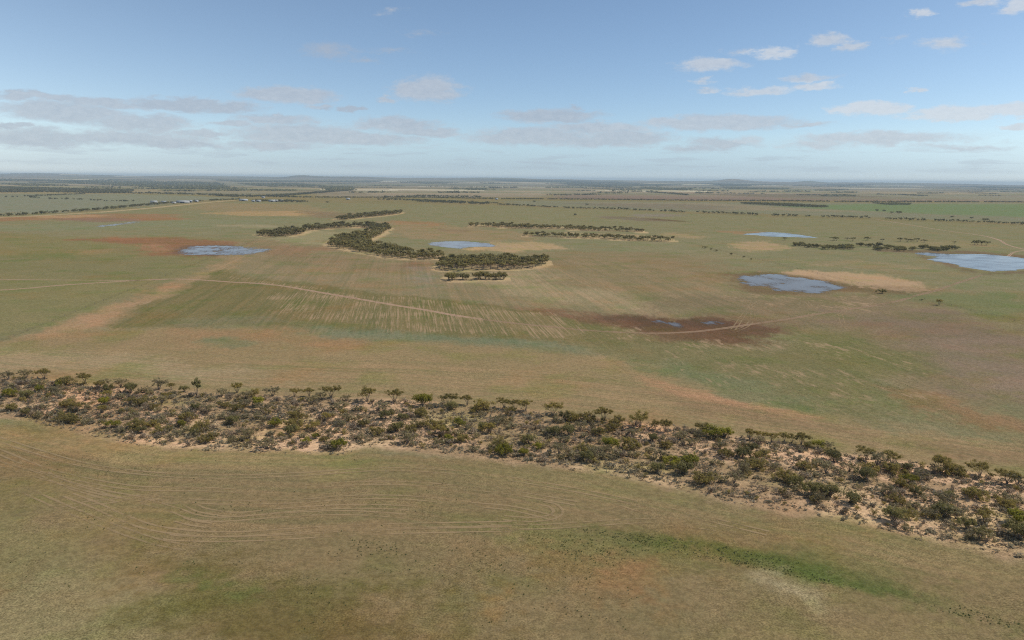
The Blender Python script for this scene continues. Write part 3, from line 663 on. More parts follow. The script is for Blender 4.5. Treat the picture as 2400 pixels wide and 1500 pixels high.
# ------------------------------------------------------------------ water
def densify(P, step):
    out = []
    for a, b in zip(P, np.roll(P, -1, 0)):
        k = max(1, int(np.hypot(*(b - a)) / step))
        for i in range(k): out.append(a + (b - a) * i / k)
    return np.array(out)
def catmull(P, n=6, closed=True):
    P = np.array(P, float); m = len(P); out = []
    rng = range(m) if closed else range(m - 1)
    for i in rng:
        if closed: p0, p1, p2, p3 = P[i - 1], P[i], P[(i + 1) % m], P[(i + 2) % m]
        else: p0, p1, p2, p3 = P[max(i - 1, 0)], P[i], P[i + 1], P[min(i + 2, m - 1)]
        for k in range(n):
            t = k / n
            out.append(.5 * ((2 * p1) + (-p0 + p2) * t + (2 * p0 - 5 * p1 + 4 * p2 - p3) * t * t + (-p0 + 3 * p1 - 3 * p2 + p3) * t ** 3))
    if not closed: out.append(P[-1])
    return np.array(out)
def water_mat(name, mud, breakup, lo, hi, murk=0.5):
    """shallow flood water; breakup is where stubble and mud stand out of it"""
    mt, T, b, out = new_mat(name)
    pos = T.node('ShaderNodeNewGeometry').outputs['Position']
    px, py, pz = T.sep(pos)
    b.inputs['Base Color'].default_value = (*mud, 1)
    b.inputs['Roughness'].default_value = 0.16
    b.inputs['Specular IOR Level'].default_value = murk
    b.inputs['IOR'].default_value = 1.33
    w = T.noise(T.comb(T.math('MULTIPLY', px, 1.0), T.math('MULTIPLY', py, 1.6)), 1.4, 3.0, 0.6)
    w2 = T.noise(pos, 0.05, 3.0, 0.5)
    bmp = T.node('ShaderNodeBump'); bmp.inputs['Strength'].default_value = 0.2; bmp.inputs['Distance'].default_value = 0.05
    T.l.new(w, bmp.inputs['Height']); T.l.new(bmp.outputs[0], b.inputs['Normal'])
    T.put(b.inputs['Roughness'], T.step(w2, 0.35, 0.65, 0.10, 0.20))
    if breakup:
        ra = R_(-7.9)
        across = T.math('SUBTRACT', T.math('MULTIPLY', px, math.cos(ra)), T.math('MULTIPLY', py, math.sin(ra)))
        along = T.math('ADD', T.math('MULTIPLY', px, math.sin(ra)), T.math('MULTIPLY', py, math.cos(ra)))
        n = T.noise(T.comb(across, T.math('MULTIPLY', along, 0.3)), 0.22, 4.0, 0.68)
        n2 = T.noise(pos, 0.05, 3.0, 0.55)
        e = T.attr('tint')['Fac']
        k = T.math('ADD', T.math('MULTIPLY', n, 0.6), T.math('MULTIPLY', n2, 0.4))
        k = T.math('ADD', k, T.math('MULTIPLY', e, 0.22))
        f = T.step(k, lo, hi)
        d = T.node('ShaderNodeBsdfTransparent')
        mx = T.node('ShaderNodeMixShader')
        T.l.new(f, mx.inputs[0]); T.l.new(b.outputs[0], mx.inputs[1]); T.l.new(d.outputs[0], mx.inputs[2])
        T.l.new(mx.outputs[0], out.inputs[0])
    return mt
def pond(key, name, label, mat, rag=3.0, z=0.03):
    P = catmull(gpoly(PONDS[key]), 7)
    sp = max(2.0, np.hypot(*(P.max(0) - P.min(0))) / 110)
    lo, hi = P.min(0) - 4, P.max(0) + 4
    gx = np.arange(lo[0], hi[0], sp); gy = np.arange(lo[1], hi[1], sp)
    X, Y = np.meshgrid(gx, gy)
    x, y = X.ravel(), Y.ravel()
    xx = x + (fbm(x / 14, y / 14, 3, 3) - .5) * rag * 3; yy = y + (fbm(x / 14, y / 14, 13, 3) - .5) * rag * 3
    d = sdf_poly(xx, yy, P).reshape(X.shape)
    keep = np.minimum.reduce([d[:-1, :-1], d[1:, :-1], d[:-1, 1:], d[1:, 1:]]) < 0
    ny, nx = X.shape
    i, j = np.where(keep)
    Q = np.column_stack([i * nx + j, i * nx + j + 1, (i + 1) * nx + j + 1, (i + 1) * nx + j])
    # pull the outer ring in to the shore
    gy_, gx_ = np.gradient(d, sp)
    gl = np.hypot(gx_, gy_) + 1e-6
    push = np.clip(d, 0, sp * 1.5)
    X2 = X - gx_ / gl * push; Y2 = Y - gy_ / gl * push
    used, inv = np.unique(Q, return_inverse=True)
    V = np.column_stack([X2.ravel()[used], Y2.ravel()[used], np.full(len(used), z)])
    tint = np.exp(np.minimum(d.ravel()[used], 0) / 6.0)
    me = np_mesh(name, V, inv.reshape(Q.shape), tint=tint)
    return tag(link(name, me, mat=mat), label, 'pond', kind='structure')
w_clear = water_mat('milky_flood_water', (.13, .108, .09), True, 0.60, 0.82, .24)
w_grey = water_mat('muddy_flood_water', (.23, .18, .145), True, 0.60, 0.82, .10)
w_reed = water_mat('flood_water_with_tufts', (.14, .102, .068), True, 0.54, 0.68, .09)
w_patch = water_mat('broken_flood_water', (.155, .116, .095), True, 0.48, 0.64, .11)
pond('centre', 'pond', 'smooth grey-blue pond between the curved grove and the straight tree strips', w_grey)
pond('right', 'pond', 'broad blue pond below the row of scattered trees', w_clear, 5)
pond('midright', 'pond', 'blue-grey pond with dark tufts beside the sandy apron', w_reed)
pond('far', 'pond', 'small pale pond beyond the scattered trees', w_clear)
pond('left', 'flood_pool', 'broken sheet of flood water on red mud cut by a fence line', w_patch)
pond('farleft', 'flood_pool', 'thin blue strip of water by the roadside paddock', w_patch, 4)
pond('small_a', 'puddle', 'shallow lavender puddle in the dark wet patch', w_reed, 2)
pond('small_b', 'puddle', 'small speckled puddle beside the farm track', w_reed, 2)

# ------------------------------------------------------------------ tracks
def track_mat(name, col, cover):
    mt, T, b, out = new_mat(name)
    pos = T.node('ShaderNodeNewGeometry').outputs['Position']
    n = T.noise(pos, 0.35, 4.0, 0.65); n2 = T.noise(pos, 0.045, 3.0, 0.6)
    e = T.attr('tint')['Fac']         # 0 at the edge, 1 in the rut
    T.put(b.inputs['Base Color'], T.mix(n, tuple(c * .8 for c in srgb(col)), tuple(min(1, c * 1.15) for c in srgb(col))))
    k = T.math('ADD', T.math('MULTIPLY', e, 0.75), T.math('ADD', T.math('MULTIPLY', T.math('SUBTRACT', n, .5), 1.1), T.math('MULTIPLY', T.math('SUBTRACT', n2, .5), 1.3)))
    f = T.step(k, 0.62 - cover * .5, 0.95 - cover * .35, 0.0, min(1, .45 + cover * .5))
    tr = T.node('ShaderNodeBsdfTransparent'); mx = T.node('ShaderNodeMixShader')
    T.l.new(f, mx.inputs[0]); T.l.new(tr.outputs[0], mx.inputs[1]); T.l.new(b.outputs[0], mx.inputs[2])
    T.l.new(mx.outputs[0], out.inputs[0])
    return mt
M_DIRT = track_mat('bare_track_dirt', (192, 156, 124), 0.95)
M_DIRT2 = track_mat('worn_grass_track', (174, 141, 109), 0.62)
M_FAINT = track_mat('pressed_stubble', (180, 151, 110), 0.44)
M_FAINT2 = track_mat('faint_wheel_marks', (180, 152, 111), 0.3)
def track(pts, name, label, mat, rut=0.7, gauge=1.8, z=0.012, one=False):
    G = catmull([ground(*p) for p in pts], 10, closed=False)
    seg = np.gradient(G, axis=0); seg /= (np.hypot(seg[:, 0], seg[:, 1])[:, None] + 1e-9)
    nrm = np.column_stack([-seg[:, 1], seg[:, 0]])
    V, Q, tint = [], [], []
    offs = [0.0] if one else [-gauge / 2, gauge / 2]
    for o in offs:
        base = len(V)
        for p, q in zip(G, nrm):
            for k, t in ((-1, 0), (-.35, 1), (.35, 1), (1, 0)):
                w = p + q * (o + k * rut)
                V.append((w[0], w[1], z)); tint.append(t)
        for i in range(len(G) - 1):
            for k in range(3):
                a = base + i * 4 + k
                Q.append((a, a + 1, a + 5, a + 4))
    me = np_mesh(name, V, np.array(Q)[:, ::-1], tint=tint)
    return tag(link(name, me, mat=mat), label, 'track', kind='structure')
TR = [
 ('farm_track', 'pale two-wheel farm track curving over the green crop', M_DIRT, 1.35,
  [(-60,684),(0,680),(60,676),(150,668),(260,661),(340,656),(400,654),(470,656),(540,661),(600,664),(660,670),(720,680),(790,692),(860,704),(930,716),(1000,727),(1060,738),(1130,748)]),
 ('farm_track', 'fainter tan track crossing the dark wet patch toward the broad pond', M_DIRT2, 1.15, [(1130,748),(1200,757),(1280,765),(1360,773),(1440,778),(1520,781),(1600,779),(1660,774),(1720,766),(1780,757),(1850,747),(1910,737),(1960,729),(2010,722),(2060,714),(2110,704),(2150,692),(2190,682),(2230,668),(2270,655),(2300,645)]),
 ('farm_track', 'straight pale track joining the farm track from the west', M_DIRT, .7, [(-60,654),(0,655),(120,656),(260,657),(330,657),(395,655)]),
 ('farm_track', 'dirt track running from the tree line to the broad pond', M_DIRT, 1.1, [(2055,514),(2150,530),(2220,541),(2300,552),(2340,562),(2360,573),(2395,583),(2440,590)]),
 ('farm_track', 'short dirt spur at the edge of the broad pond', M_DIRT, .9, [(2362,602),(2375,592),(2400,587),(2450,584)]),
]
FT = [
 ([(1728,694),(1745,702),(1757,715),(1764,732),(1762,750),(1748,765),(1722,776)], 0),
 ([(1790,702),(1775,709),(1757,722),(1740,742),(1728,760),(1718,772)], 0),
 ([(1976,696),(1982,712),(1980,727),(1968,738),(1945,744)], 0), ([(1970,738),(1976,760),(1990,772)], 0),
 ([(1888,705),(1905,722),(1925,735)], 0), ([(1900,734),(1896,742),(1880,746)], 0),
 ([(100,1108),(128,1122),(175,1142),(235,1160),(280,1172)], 0),
 ([(340,1175),(380,1187),(415,1197),(450,1210),(500,1217),(550,1216),(625,1210),(700,1205),(775,1202),(850,1203),(950,1210)], 1),
 ([(440,1180),(460,1190),(480,1197),(530,1205),(575,1205),(650,1197),(750,1190),(850,1187),(960,1190)], 1),
 ([(160,1160),(225,1185),(280,1210),(350,1235),(425,1247),(500,1252),(575,1251),(650,1246),(750,1240),(850,1235),(950,1232),(1050,1230),(1200,1227)], 1),
 ([(50,1145),(150,1190),(250,1230),(350,1265),(425,1282),(465,1287)], 0),
 ([(390,1258),(420,1262),(500,1264),(600,1262),(700,1257),(800,1251),(900,1247),(1000,1244),(1200,1240)], 1),
 ([(120,1200),(200,1180),(260,1175),(320,1165),(400,1170)], 0),
 ([(-60,1040),(0,1060),(100,1100),(200,1125),(300,1142),(375,1146),(475,1147),(575,1150),(700,1142),(800,1135),(900,1132),(1000,1136),(1100,1145),(1200,1155),(1350,1180)], 0),
 ([(-60,1070),(60,1105),(200,1145),(300,1165),(375,1175),(450,1175),(550,1178),(700,1175),(800,1167),(900,1165),(1000,1170),(1100,1182),(1200,1192),(1300,1215)], 0),
 ([(-60,1010),(60,1050),(200,1090),(350,1110),(500,1118),(700,1112),(900,1100),(1100,1110),(1300,1140),(1500,1180),(1800,1250)], 0),
 ([(1270,1180),(1295,1185),(1308,1199),(1292,1212),(1245,1218),(1180,1214)], 0),
 ([(1150,1236),(1260,1235),(1325,1232),(1400,1227),(1480,1222),(1560,1223),(1680,1240)], 0),
 ([(1440,1176),(1475,1187),(1530,1205),(1600,1225)], 0),
 ([(420,1218),(450,1226),(490,1232)], 1),
]
def build_tracks():
    for nm, lb, mt, rt, pts in TR: track(pts, nm, lb, mt, rut=rt)
    for i, (pts, strong) in enumerate(FT):
        track(pts, 'wheel_track', 'faint wheel marks curving through the stubble', M_FAINT if strong else M_FAINT2, rut=.55 if strong else .6, gauge=2.2, z=0.016 + i * 0.003)
build_tracks()

# ------------------------------------------------------------------ plants
def leaf_mat(name, c_lo, c_hi, c_dry, dry=0.12):
    mt, T, b, out = new_mat(name)
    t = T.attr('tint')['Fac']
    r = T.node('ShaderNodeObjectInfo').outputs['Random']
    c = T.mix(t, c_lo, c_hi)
    pos = T.node('ShaderNodeNewGeometry').outputs['Position']
    n = T.noise(pos, 0.11, 2.0, 0.5)
    c = T.mix(T.step(n, 0.35, 0.7, 0.0, 0.5), c, T.mix(1.0, c, (1.25, 1.12, .8), 'MULTIPLY'))
    c = T.mix(T.math('MULTIPLY', T.math('GREATER_THAN', t, 1 - dry), 0.8), c, c_dry)
    v = T.math('MULTIPLY_ADD', r, 0.5, 0.75)
    c = T.mix(1.0, c, T.comb(v, v, v), 'MULTIPLY')
    T.put(b.inputs['Base Color'], c)
    b.inputs['Roughness'].default_value = 0.65
    b.inputs['Specular IOR Level'].default_value = 0.25
    tl = T.node('ShaderNodeBsdfTranslucent'); T.l.new(c, tl.inputs[0])
    mx = T.node('ShaderNodeMixShader'); mx.inputs[0].default_value = 0.42
    T.l.new(b.outputs[0], mx.inputs[1]); T.l.new(tl.outputs[0], mx.inputs[2]); T.l.new(mx.outputs[0], out.inputs[0])
    return mt
M_OLIVE = leaf_mat('olive_mallee_leaves', (0.204, 0.167, 0.042), (0.432, 0.333, 0.089), (0.480, 0.333, 0.158))
M_BRIGHT = leaf_mat('yellow_green_leaves', (0.184, 0.178, 0.018), (0.414, 0.368, 0.035), (0.414, 0.333, 0.070), .06)
M_DARK = leaf_mat('dark_green_leaves', (0.156, 0.147, 0.050), (0.338, 0.283, 0.094), (0.375, 0.271, 0.132), .08)
M_GREYG = leaf_mat('grey_green_leaves', (0.216, 0.184, 0.085), (0.432, 0.356, 0.175), (0.480, 0.368, 0.210), .2)
M_BLUEB = leaf_mat('bluebush_leaves', (0.207, 0.182, 0.115), (0.414, 0.352, 0.230), (0.414, 0.319, 0.200), .18)
M_TWIG = leaf_mat('dead_twigs', (0.218, 0.160, 0.105), (0.437, 0.341, 0.235), (0.483, 0.385, 0.270), .2)
M_GROVE = leaf_mat('grove_leaves', (0.165, 0.144, 0.044), (0.439, 0.354, 0.110), (0.500, 0.425, 0.242), .1)
M_FAR = leaf_mat('distant_leaves', (0.120, 0.114, 0.043), (0.276, 0.240, 0.090), (0.336, 0.264, 0.144), .08)
M_GRASS = leaf_mat('paddock_tufts', (0.075, 0.100, 0.027), (0.169, 0.188, 0.062), (0.325, 0.263, 0.150), .25)
def bark_mat():
    mt, T, b, out = new_mat('mallee_bark')
    pos = T.node('ShaderNodeTexCoord').outputs['Object']
    T.put(b.inputs['Base Color'], T.mix(T.noise(pos, 2.2, 3.0, .6), (.12, .085, .06), (.36, .29, .22)))
    return mt
M_BARK = bark_mat()

def leaves(centers, radii, n_per, size, rng, droop=0.35, shell=0.55):
    """leaf quads spread through flattened clumps"""
    V = []; T_ = []
    for c, r, n in zip(centers, radii, n_per):
        d = rng.normal(size=(n, 3)); d /= np.linalg.norm(d, axis=1)[:, None] + 1e-9
        rad = (shell + (1 - shell) * rng.random(n)) * (rng.random(n) ** .25) * np.where(rng.random(n) < .15, 1.35, 1.0)
        p = c + d * rad[:, None] * r
        nn = d * .6 + rng.normal(size=(n, 3)) * .7 + np.array([0, 0, .5]); nn /= np.linalg.norm(nn, axis=1)[:, None]
        a = np.cross(nn, rng.normal(size=(n, 3))); a /= np.linalg.norm(a, axis=1)[:, None] + 1e-9
        a[:, 2] -= droop; a /= np.linalg.norm(a, axis=1)[:, None]
        b = np.cross(nn, a); b /= np.linalg.norm(b, axis=1)[:, None] + 1e-9
        s = size * (.6 + .8 * rng.random(n))[:, None]
        q = np.stack([p - a * s, p + b * s * .42, p + a * s, p - b * s * .42], 1)
        V.append(q.reshape(-1, 3))
        # leaves toward the top of each clump get a lighter tint
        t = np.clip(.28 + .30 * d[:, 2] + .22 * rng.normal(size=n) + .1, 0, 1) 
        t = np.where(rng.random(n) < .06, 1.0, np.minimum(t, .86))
        T_.append(np.repeat(t, 4))
    V = np.vstack(V); Q = np.arange(len(V)).reshape(-1, 4)
    return V, Q, np.concatenate(T_)
def tube(pts, r0, r1, k=5):
    pts = np.array(pts, float); n = len(pts); V = []; Q = []
    for i in range(n):
        d = pts[min(i + 1, n - 1)] - pts[max(i - 1, 0)]; d /= np.linalg.norm(d) + 1e-9
        u = np.cross(d, (0.31, .9, .2)); u /= np.linalg.norm(u); w = np.cross(d, u)
        r = r0 + (r1 - r0) * i / (n - 1)
        for j in range(k):
            a = 2 * math.pi * j / k
            V.append(pts[i] + (u * math.cos(a) + w * math.sin(a)) * r)
    for i in range(n - 1):
        for j in range(k):
            Q.append((i * k + j, i * k + (j + 1) % k, (i + 1) * k + (j + 1) % k, (i + 1) * k + j))
    return np.array(V), np.array(Q)
def join(parts):
    V, Q, o = [], [], 0
    for v, q in parts:
        V.append(v); Q.append(q + o); o += len(v)
    return np.vstack(V), np.vstack(Q)
def mallee(seed, h=5.5, w=3.0, stems=6, clumps=4, leaf=.26, dens=42, style='umbrella', k=5):
    """several stems from one root, each carrying leaf clumps at its ends"""
    rng = np.random.default_rng(seed)
    tr, C, Rr, N = [], [], [], []
    for s in range(stems):
        a = 2 * math.pi * (s + rng.random() * .7) / stems
        out = w * (.35 + .55 * rng.random()) if s else w * .15
        top = h * (.78 + .16 * rng.random()) * (1 - .16 * (out / w) ** 2)
        if style == 'dense': top *= .9
        tip = np.array([math.cos(a) * out, math.sin(a) * out, top * .86])
        mid = np.array([tip[0] * .42 + rng.normal() * .15, tip[1] * .42 + rng.normal() * .15, tip[2] * .48])
        tr.append(tube([(math.cos(a) * .12, math.sin(a) * .12, -.25), mid * .5 + np.array([0, 0, -.05]), mid, (mid + tip) / 2 + rng.normal(size=3) * .1, tip], .085 + .035 * rng.random(), .03, k))
        for c in range(clumps):
            off = rng.normal(size=3) * np.array([w * .26, w * .26, h * .05])
            cc = tip + off; cc[2] = min(cc[2], h * .93)
            rr = np.array([w * .25, w * .25, h * .105]) * (.55 + .85 * rng.random())
            if style == 'dense': rr = rr * np.array([1.15, 1.15, 1.75]); cc[2] *= .55 + .45 * rng.random() ** .6
            if style == 'straggly': rr = rr * .82; cc[2] *= .62 + .4 * rng.random()
            if style == 'low': rr = rr * np.array([1.1, 1.1, 1.5]); cc[2] *= .4 + .55 * rng.random()
            C.append(cc); Rr.append(rr); N.append(int(dens * (.7 + .6 * rng.random())))
            tr.append(tube([mid + (tip - mid) * .5, cc * .6 + tip * .4, cc], .03, .012, 3))
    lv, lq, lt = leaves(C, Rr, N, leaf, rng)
    lv[:, 2] = np.maximum(lv[:, 2], .12)
    tv, tq = join(tr)
    return tv, tq, lv, lq, lt
def tree_proto(seed, **kw):
    tv, tq, lv, lq, lt = mallee(seed, **kw)
    return np_mesh('trunk', tv, tq), np_mesh('crown', lv, lq, tint=lt)
GR_BELT = 'mallee trees of the scrub belt'
KINDS = {}
def kind(key, label, mat, n, group, **kw):
    pr = []
    for i in range(n):
        a, b = tree_proto(hash_seed(key) + i * 13, **kw)
        a.materials.append(M_BARK); b.materials.append(mat); pr.append((a, b))
    KINDS[key] = (label, group, pr)
def hash_seed(s): return sum(ord(c) * (i + 3) for i, c in enumerate(s)) * 7
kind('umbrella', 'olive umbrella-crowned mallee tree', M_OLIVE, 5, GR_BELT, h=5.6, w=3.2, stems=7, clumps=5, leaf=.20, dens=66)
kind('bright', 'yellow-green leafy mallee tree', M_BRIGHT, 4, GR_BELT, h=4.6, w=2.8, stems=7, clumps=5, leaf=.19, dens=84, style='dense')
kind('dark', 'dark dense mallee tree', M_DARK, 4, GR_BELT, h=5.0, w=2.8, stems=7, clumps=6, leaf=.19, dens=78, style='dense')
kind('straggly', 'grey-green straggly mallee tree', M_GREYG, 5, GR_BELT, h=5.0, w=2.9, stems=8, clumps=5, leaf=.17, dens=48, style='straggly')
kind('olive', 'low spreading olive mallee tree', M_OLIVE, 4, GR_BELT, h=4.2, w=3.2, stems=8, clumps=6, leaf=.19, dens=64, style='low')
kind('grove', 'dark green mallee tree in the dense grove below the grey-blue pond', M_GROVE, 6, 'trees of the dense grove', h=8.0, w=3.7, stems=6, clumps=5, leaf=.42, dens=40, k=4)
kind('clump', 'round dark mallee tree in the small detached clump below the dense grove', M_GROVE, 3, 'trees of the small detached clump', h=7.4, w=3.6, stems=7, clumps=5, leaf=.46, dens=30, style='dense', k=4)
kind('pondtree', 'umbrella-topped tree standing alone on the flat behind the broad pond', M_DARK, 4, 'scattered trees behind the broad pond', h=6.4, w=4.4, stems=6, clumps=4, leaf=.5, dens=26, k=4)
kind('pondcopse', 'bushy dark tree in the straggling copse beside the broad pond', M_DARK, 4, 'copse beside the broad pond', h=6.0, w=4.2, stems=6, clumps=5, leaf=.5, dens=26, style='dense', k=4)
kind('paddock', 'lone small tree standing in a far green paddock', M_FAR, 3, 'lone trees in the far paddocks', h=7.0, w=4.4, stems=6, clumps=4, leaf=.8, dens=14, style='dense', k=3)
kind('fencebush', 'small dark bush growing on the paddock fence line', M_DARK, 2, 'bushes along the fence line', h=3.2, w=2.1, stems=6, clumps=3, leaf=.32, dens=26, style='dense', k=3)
_pf, _pn = gpoly(BELT_FAR), gpoly(BELT_NEAR)
def edge_dist(P, x, y):
    a, b = P[:-1], P[1:]; e = b - a
    t = np.clip(((x - a[:, 0]) * e[:, 0] + (y - a[:, 1]) * e[:, 1]) / (e ** 2).sum(1), 0, 1)
    return np.hypot(x - a[:, 0] - e[:, 0] * t, y - a[:, 1] - e[:, 1] * t).min()
def zone(x, y):
    df, dn = edge_dist(_pf, x, y), edge_dist(_pn, x, y)
    if df < 7 and df < dn: return "on the scrub belt's edge facing the ponds"
    if dn < 7: return "on the scrub belt's edge facing the wheel-marked paddock"
    return 'in the middle of the scrub belt'
_cnt = {}
def plant(key, x, y, s=1.0, sz=None, name='mallee_tree', label=None):
    lb, gr, pr = KINDS[key]
    i = _cnt.get(key, 0); _cnt[key] = i + 1
    a, b = pr[i % len(pr)]
    e = bpy.data.objects.new(name, None); COL.objects.link(e)
    e.empty_display_size = .5
    e.location = (x, y, float(terrain(x, y)) if math.hypot(x, y) > 5000 else 0)
    e.rotation_euler = (0, 0, random.random() * 6.283)
    e.scale = (s, s, (sz or s))
    if gr == GR_BELT:
        z = zone(x, y); sz_w = 'large' if s > .86 else ('small' if s < .68 else 'mid-sized')
        tag(e, '%s %s %s' % (sz_w, lb, z), 'tree', 'mallee trees ' + z)
    else:
        tag(e, label or lb, 'bush' if key == 'fencebush' else 'tree', None if label else gr)
    for nm, d in (('trunk', a), ('crown', b)):
        o = bpy.data.objects.new(nm, d); COL.objects.link(o); o.parent = e
    return e

# --- the scrub belt: trees traced one by one, then filled
PLACED = []
def put(key, px, py, s=1.0, sz=None, **kw):
    x, y = ground(px, py); PLACED.append((x, y, 2.6 * s)); return plant(key, x, y, s, sz, **kw)
EDGE = [(20,890,'straggly',1),(62,886,'straggly',1.1),(105,890,'umbrella',1),(155,902,'olive',1.15),(200,900,'umbrella',.95),(245,907,'straggly',1),(283,908,'straggly',.9),
 (307,921,'dark',1.15),(372,914,'straggly',1.1),(402,914,'umbrella',.6),(433,918,'dark',.7),(556,921,'umbrella',.9),(520,930,'straggly',.9),(640,928,'straggly',.95),(592,930,'olive',.9),
 (690,930,'umbrella',.75),(725,930,'umbrella',.8),(776,934,'umbrella',1.1),(752,938,'straggly',.9),(860,942,'umbrella',1.15),(812,940,'straggly',.7),(925,942,'umbrella',1.0),(990,952,'bright',1.3),(1050,952,'umbrella',.95),
 (1095,950,'umbrella',.85),(1130,962,'olive',1.3),(1060,960,'dark',.8),(1182,958,'umbrella',.85),(1207,960,'umbrella',.75),(1232,964,'umbrella',.9),(1295,974,'umbrella',1.05),(1325,985,'dark',.8),(1345,986,'olive',.95),(1375,988,'olive',.95),
 (1415,988,'umbrella',1.05),(1447,995,'olive',.9),(1500,1004,'umbrella',1.05),(1535,1007,'umbrella',.7),(1560,1012,'umbrella',.85),(1648,1016,'umbrella',.8),(1672,1026,'bright',1.2),(1698,1024,'bright',.95),(1757,1030,'umbrella',.8),
 (1788,1032,'umbrella',.6),(1808,1036,'umbrella',.65),(1838,1036,'umbrella',.65),(1855,1038,'umbrella',.6),(1878,1042,'umbrella',.85),(1892,1052,'dark',.6),(1917,1050,'bright',.8),(1938,1052,'straggly',.7),(1955,1082,'dark',1),(2030,1078,'umbrella',.9),
 (2055,1092,'straggly',1.1),(2090,1090,'umbrella',.9),(2205,1108,'umbrella',1.0),(2228,1112,'olive',1.0),(2190,1110,'straggly',.8),(2297,1118,'umbrella',.9),(2322,1122,'umbrella',.35),(2360,1134,'umbrella',.9),(2385,1140,'straggly',.9)]
INNER = [(605,952,'bright',1.35),(555,962,'olive',1.1),(530,955,'olive',.9),(650,1000,'bright',1.15),(690,1002,'olive',1.25),(680,1018,'dark',.9),(792,1052,'bright',1.3),(760,1035,'olive',.7),(262,1003,'bright',1.05),(318,1005,'olive',1.1),
 (440,985,'olive',1.1),(425,1000,'bright',.85),(150,985,'olive',1.15),(60,975,'dark',.9),(20,930,'bright',1),(90,918,'bright',1),(140,905,'bright',.9),(245,950,'bright',.9),(330,950,'olive',1.05),(380,945,'straggly',1),(470,1008,'olive',1),(490,1035,'olive',1.05),
 (375,1015,'olive',.95),(405,1035,'straggly',.9),(333,1015,'dark',.7),(580,1030,'straggly',1),(625,1052,'straggly',1.1),(720,1040,'bright',.8),(740,1028,'bright',.7),(905,982,'dark',1.0),(985,976,'olive',1.15),(945,985,'dark',.75),(985,1000,'olive',.8),
 (815,985,'straggly',1),(1075,998,'bright',1.05),(1020,1005,'olive',1.1),(1040,1015,'dark',.9),(955,1040,'straggly',1.2),(885,1018,'olive',.9),(960,1012,'olive',.85),(1085,1035,'olive',.95),(1050,1035,'bright',.75),(1130,1008,'dark',.85),
 (1178,1066,'bright',1.25),(1228,1068,'bright',.7),(1262,1052,'bright',.75),(1240,1040,'dark',1.1),(1300,1020,'dark',1),(1165,1000,'straggly',1),(1310,1065,'straggly',1.1),(1322,1040,'straggly',.9),(1375,1082,'dark',1.2),(1370,1062,'olive',1.1),(1430,1052,'bright',1.1),(1480,1052,'olive',1.15),
 (1540,1108,'dark',1.1),(1575,1092,'bright',1.2),(1615,1092,'bright',1.3),(1650,1135,'olive',1.4),(1600,1112,'dark',1.1),(1720,1132,'straggly',1.1),(1745,1110,'straggly',1),(1770,1100,'olive',1.15),(1840,1128,'olive',1.3),(1862,1140,'dark',1.2),(1815,1105,'straggly',1),
 (1905,1162,'dark',1.15),(1945,1165,'dark',1.25),(1920,1180,'straggly',1),(2000,1182,'dark',1.15),(2030,1125,'dark',1.3),(2085,1105,'olive',1.2),(2130,1132,'bright',1.1),(2145,1162,'dark',.8),(2110,1140,'olive',.9),(2095,1222,'dark',1.35),(2125,1215,'olive',1.0),(2100,1178,'olive',.9),
 (2225,1170,'dark',.8),(2210,1180,'straggly',1.1),(2290,1170,'olive',1.2),(2280,1160,'olive',1),(2215,1210,'dark',1.1),(2265,1240,'dark',1.1),(2240,1215,'straggly',1.1),(2310,1272,'straggly',1.1),(2300,1262,'dark',1),(2380,1225,'bright',1.2),(2390,1262,'dark',1.4),(2360,1190,'olive',1.1),
 (1990,1105,'straggly',1),(1935,1110,'straggly',1.1),(1885,1100,'olive',1),(1700,1070,'olive',1),(1740,1072,'dark',1.1),(1760,1060,'dark',1),(1620,1045,'straggly',1),(1560,1050,'olive',1),(1530,1035,'dark',.9),(1480,1025,'straggly',1),(1405,1020,'olive',1),(1360,1010,'straggly',1)]
lolly = tree_proto(991, h=6.6, w=1.9, stems=4, clumps=5, leaf=.27, dens=60, style='umbrella')
lolly[0].materials.append(M_BARK); lolly[1].materials.append(M_DARK)
KINDS['lolly'] = ('round-headed dark tree on one slender trunk at the far edge of scrub belt', None, [lolly])
put('lolly', 461, 928, 1.0)
for px, py, k, s in EDGE: put(k, px, py, s * (.78 + .14 * random.random()))
for px, py, k, s in INNER: put(k, px, py, s * (.60 + .18 * random.random()) * (1 - .12 * max(0, (px - 1400) / 1000)))
bl, bh = BELT.min(0), BELT.max(0)
_bx = RNG.uniform(bl[0], bh[0], 40000); _by = RNG.uniform(bl[1], bh[1], 40000)
_bd = sdf_poly(_bx, _by, BELT); _ok = np.abs(np.arctan2(_bx, _by)) < R_(36)
_pool = {}
def rnd_belt(margin=0.8):
    if margin not in _pool: _pool[margin] = iter(np.where((_bd < -margin) & _ok)[0].tolist())
    i = next(_pool[margin]); return float(_bx[i]), float(_by[i])
n_fill = 0; tries = 0
n_belt_extra = 60
while n_fill < n_belt_extra and tries < 6000:
    tries += 1
    x, y = rnd_belt(2.0)
    if all((x - a) ** 2 + (y - b) ** 2 > (c * 1.05 + 1.5) ** 2 for a, b, c in PLACED):
        s = random.uniform(.5, .85); PLACED.append((x, y, 2.6 * s))
        plant(random.choice(['straggly', 'straggly', 'olive', 'umbrella', 'dark']), x, y, s); n_fill += 1

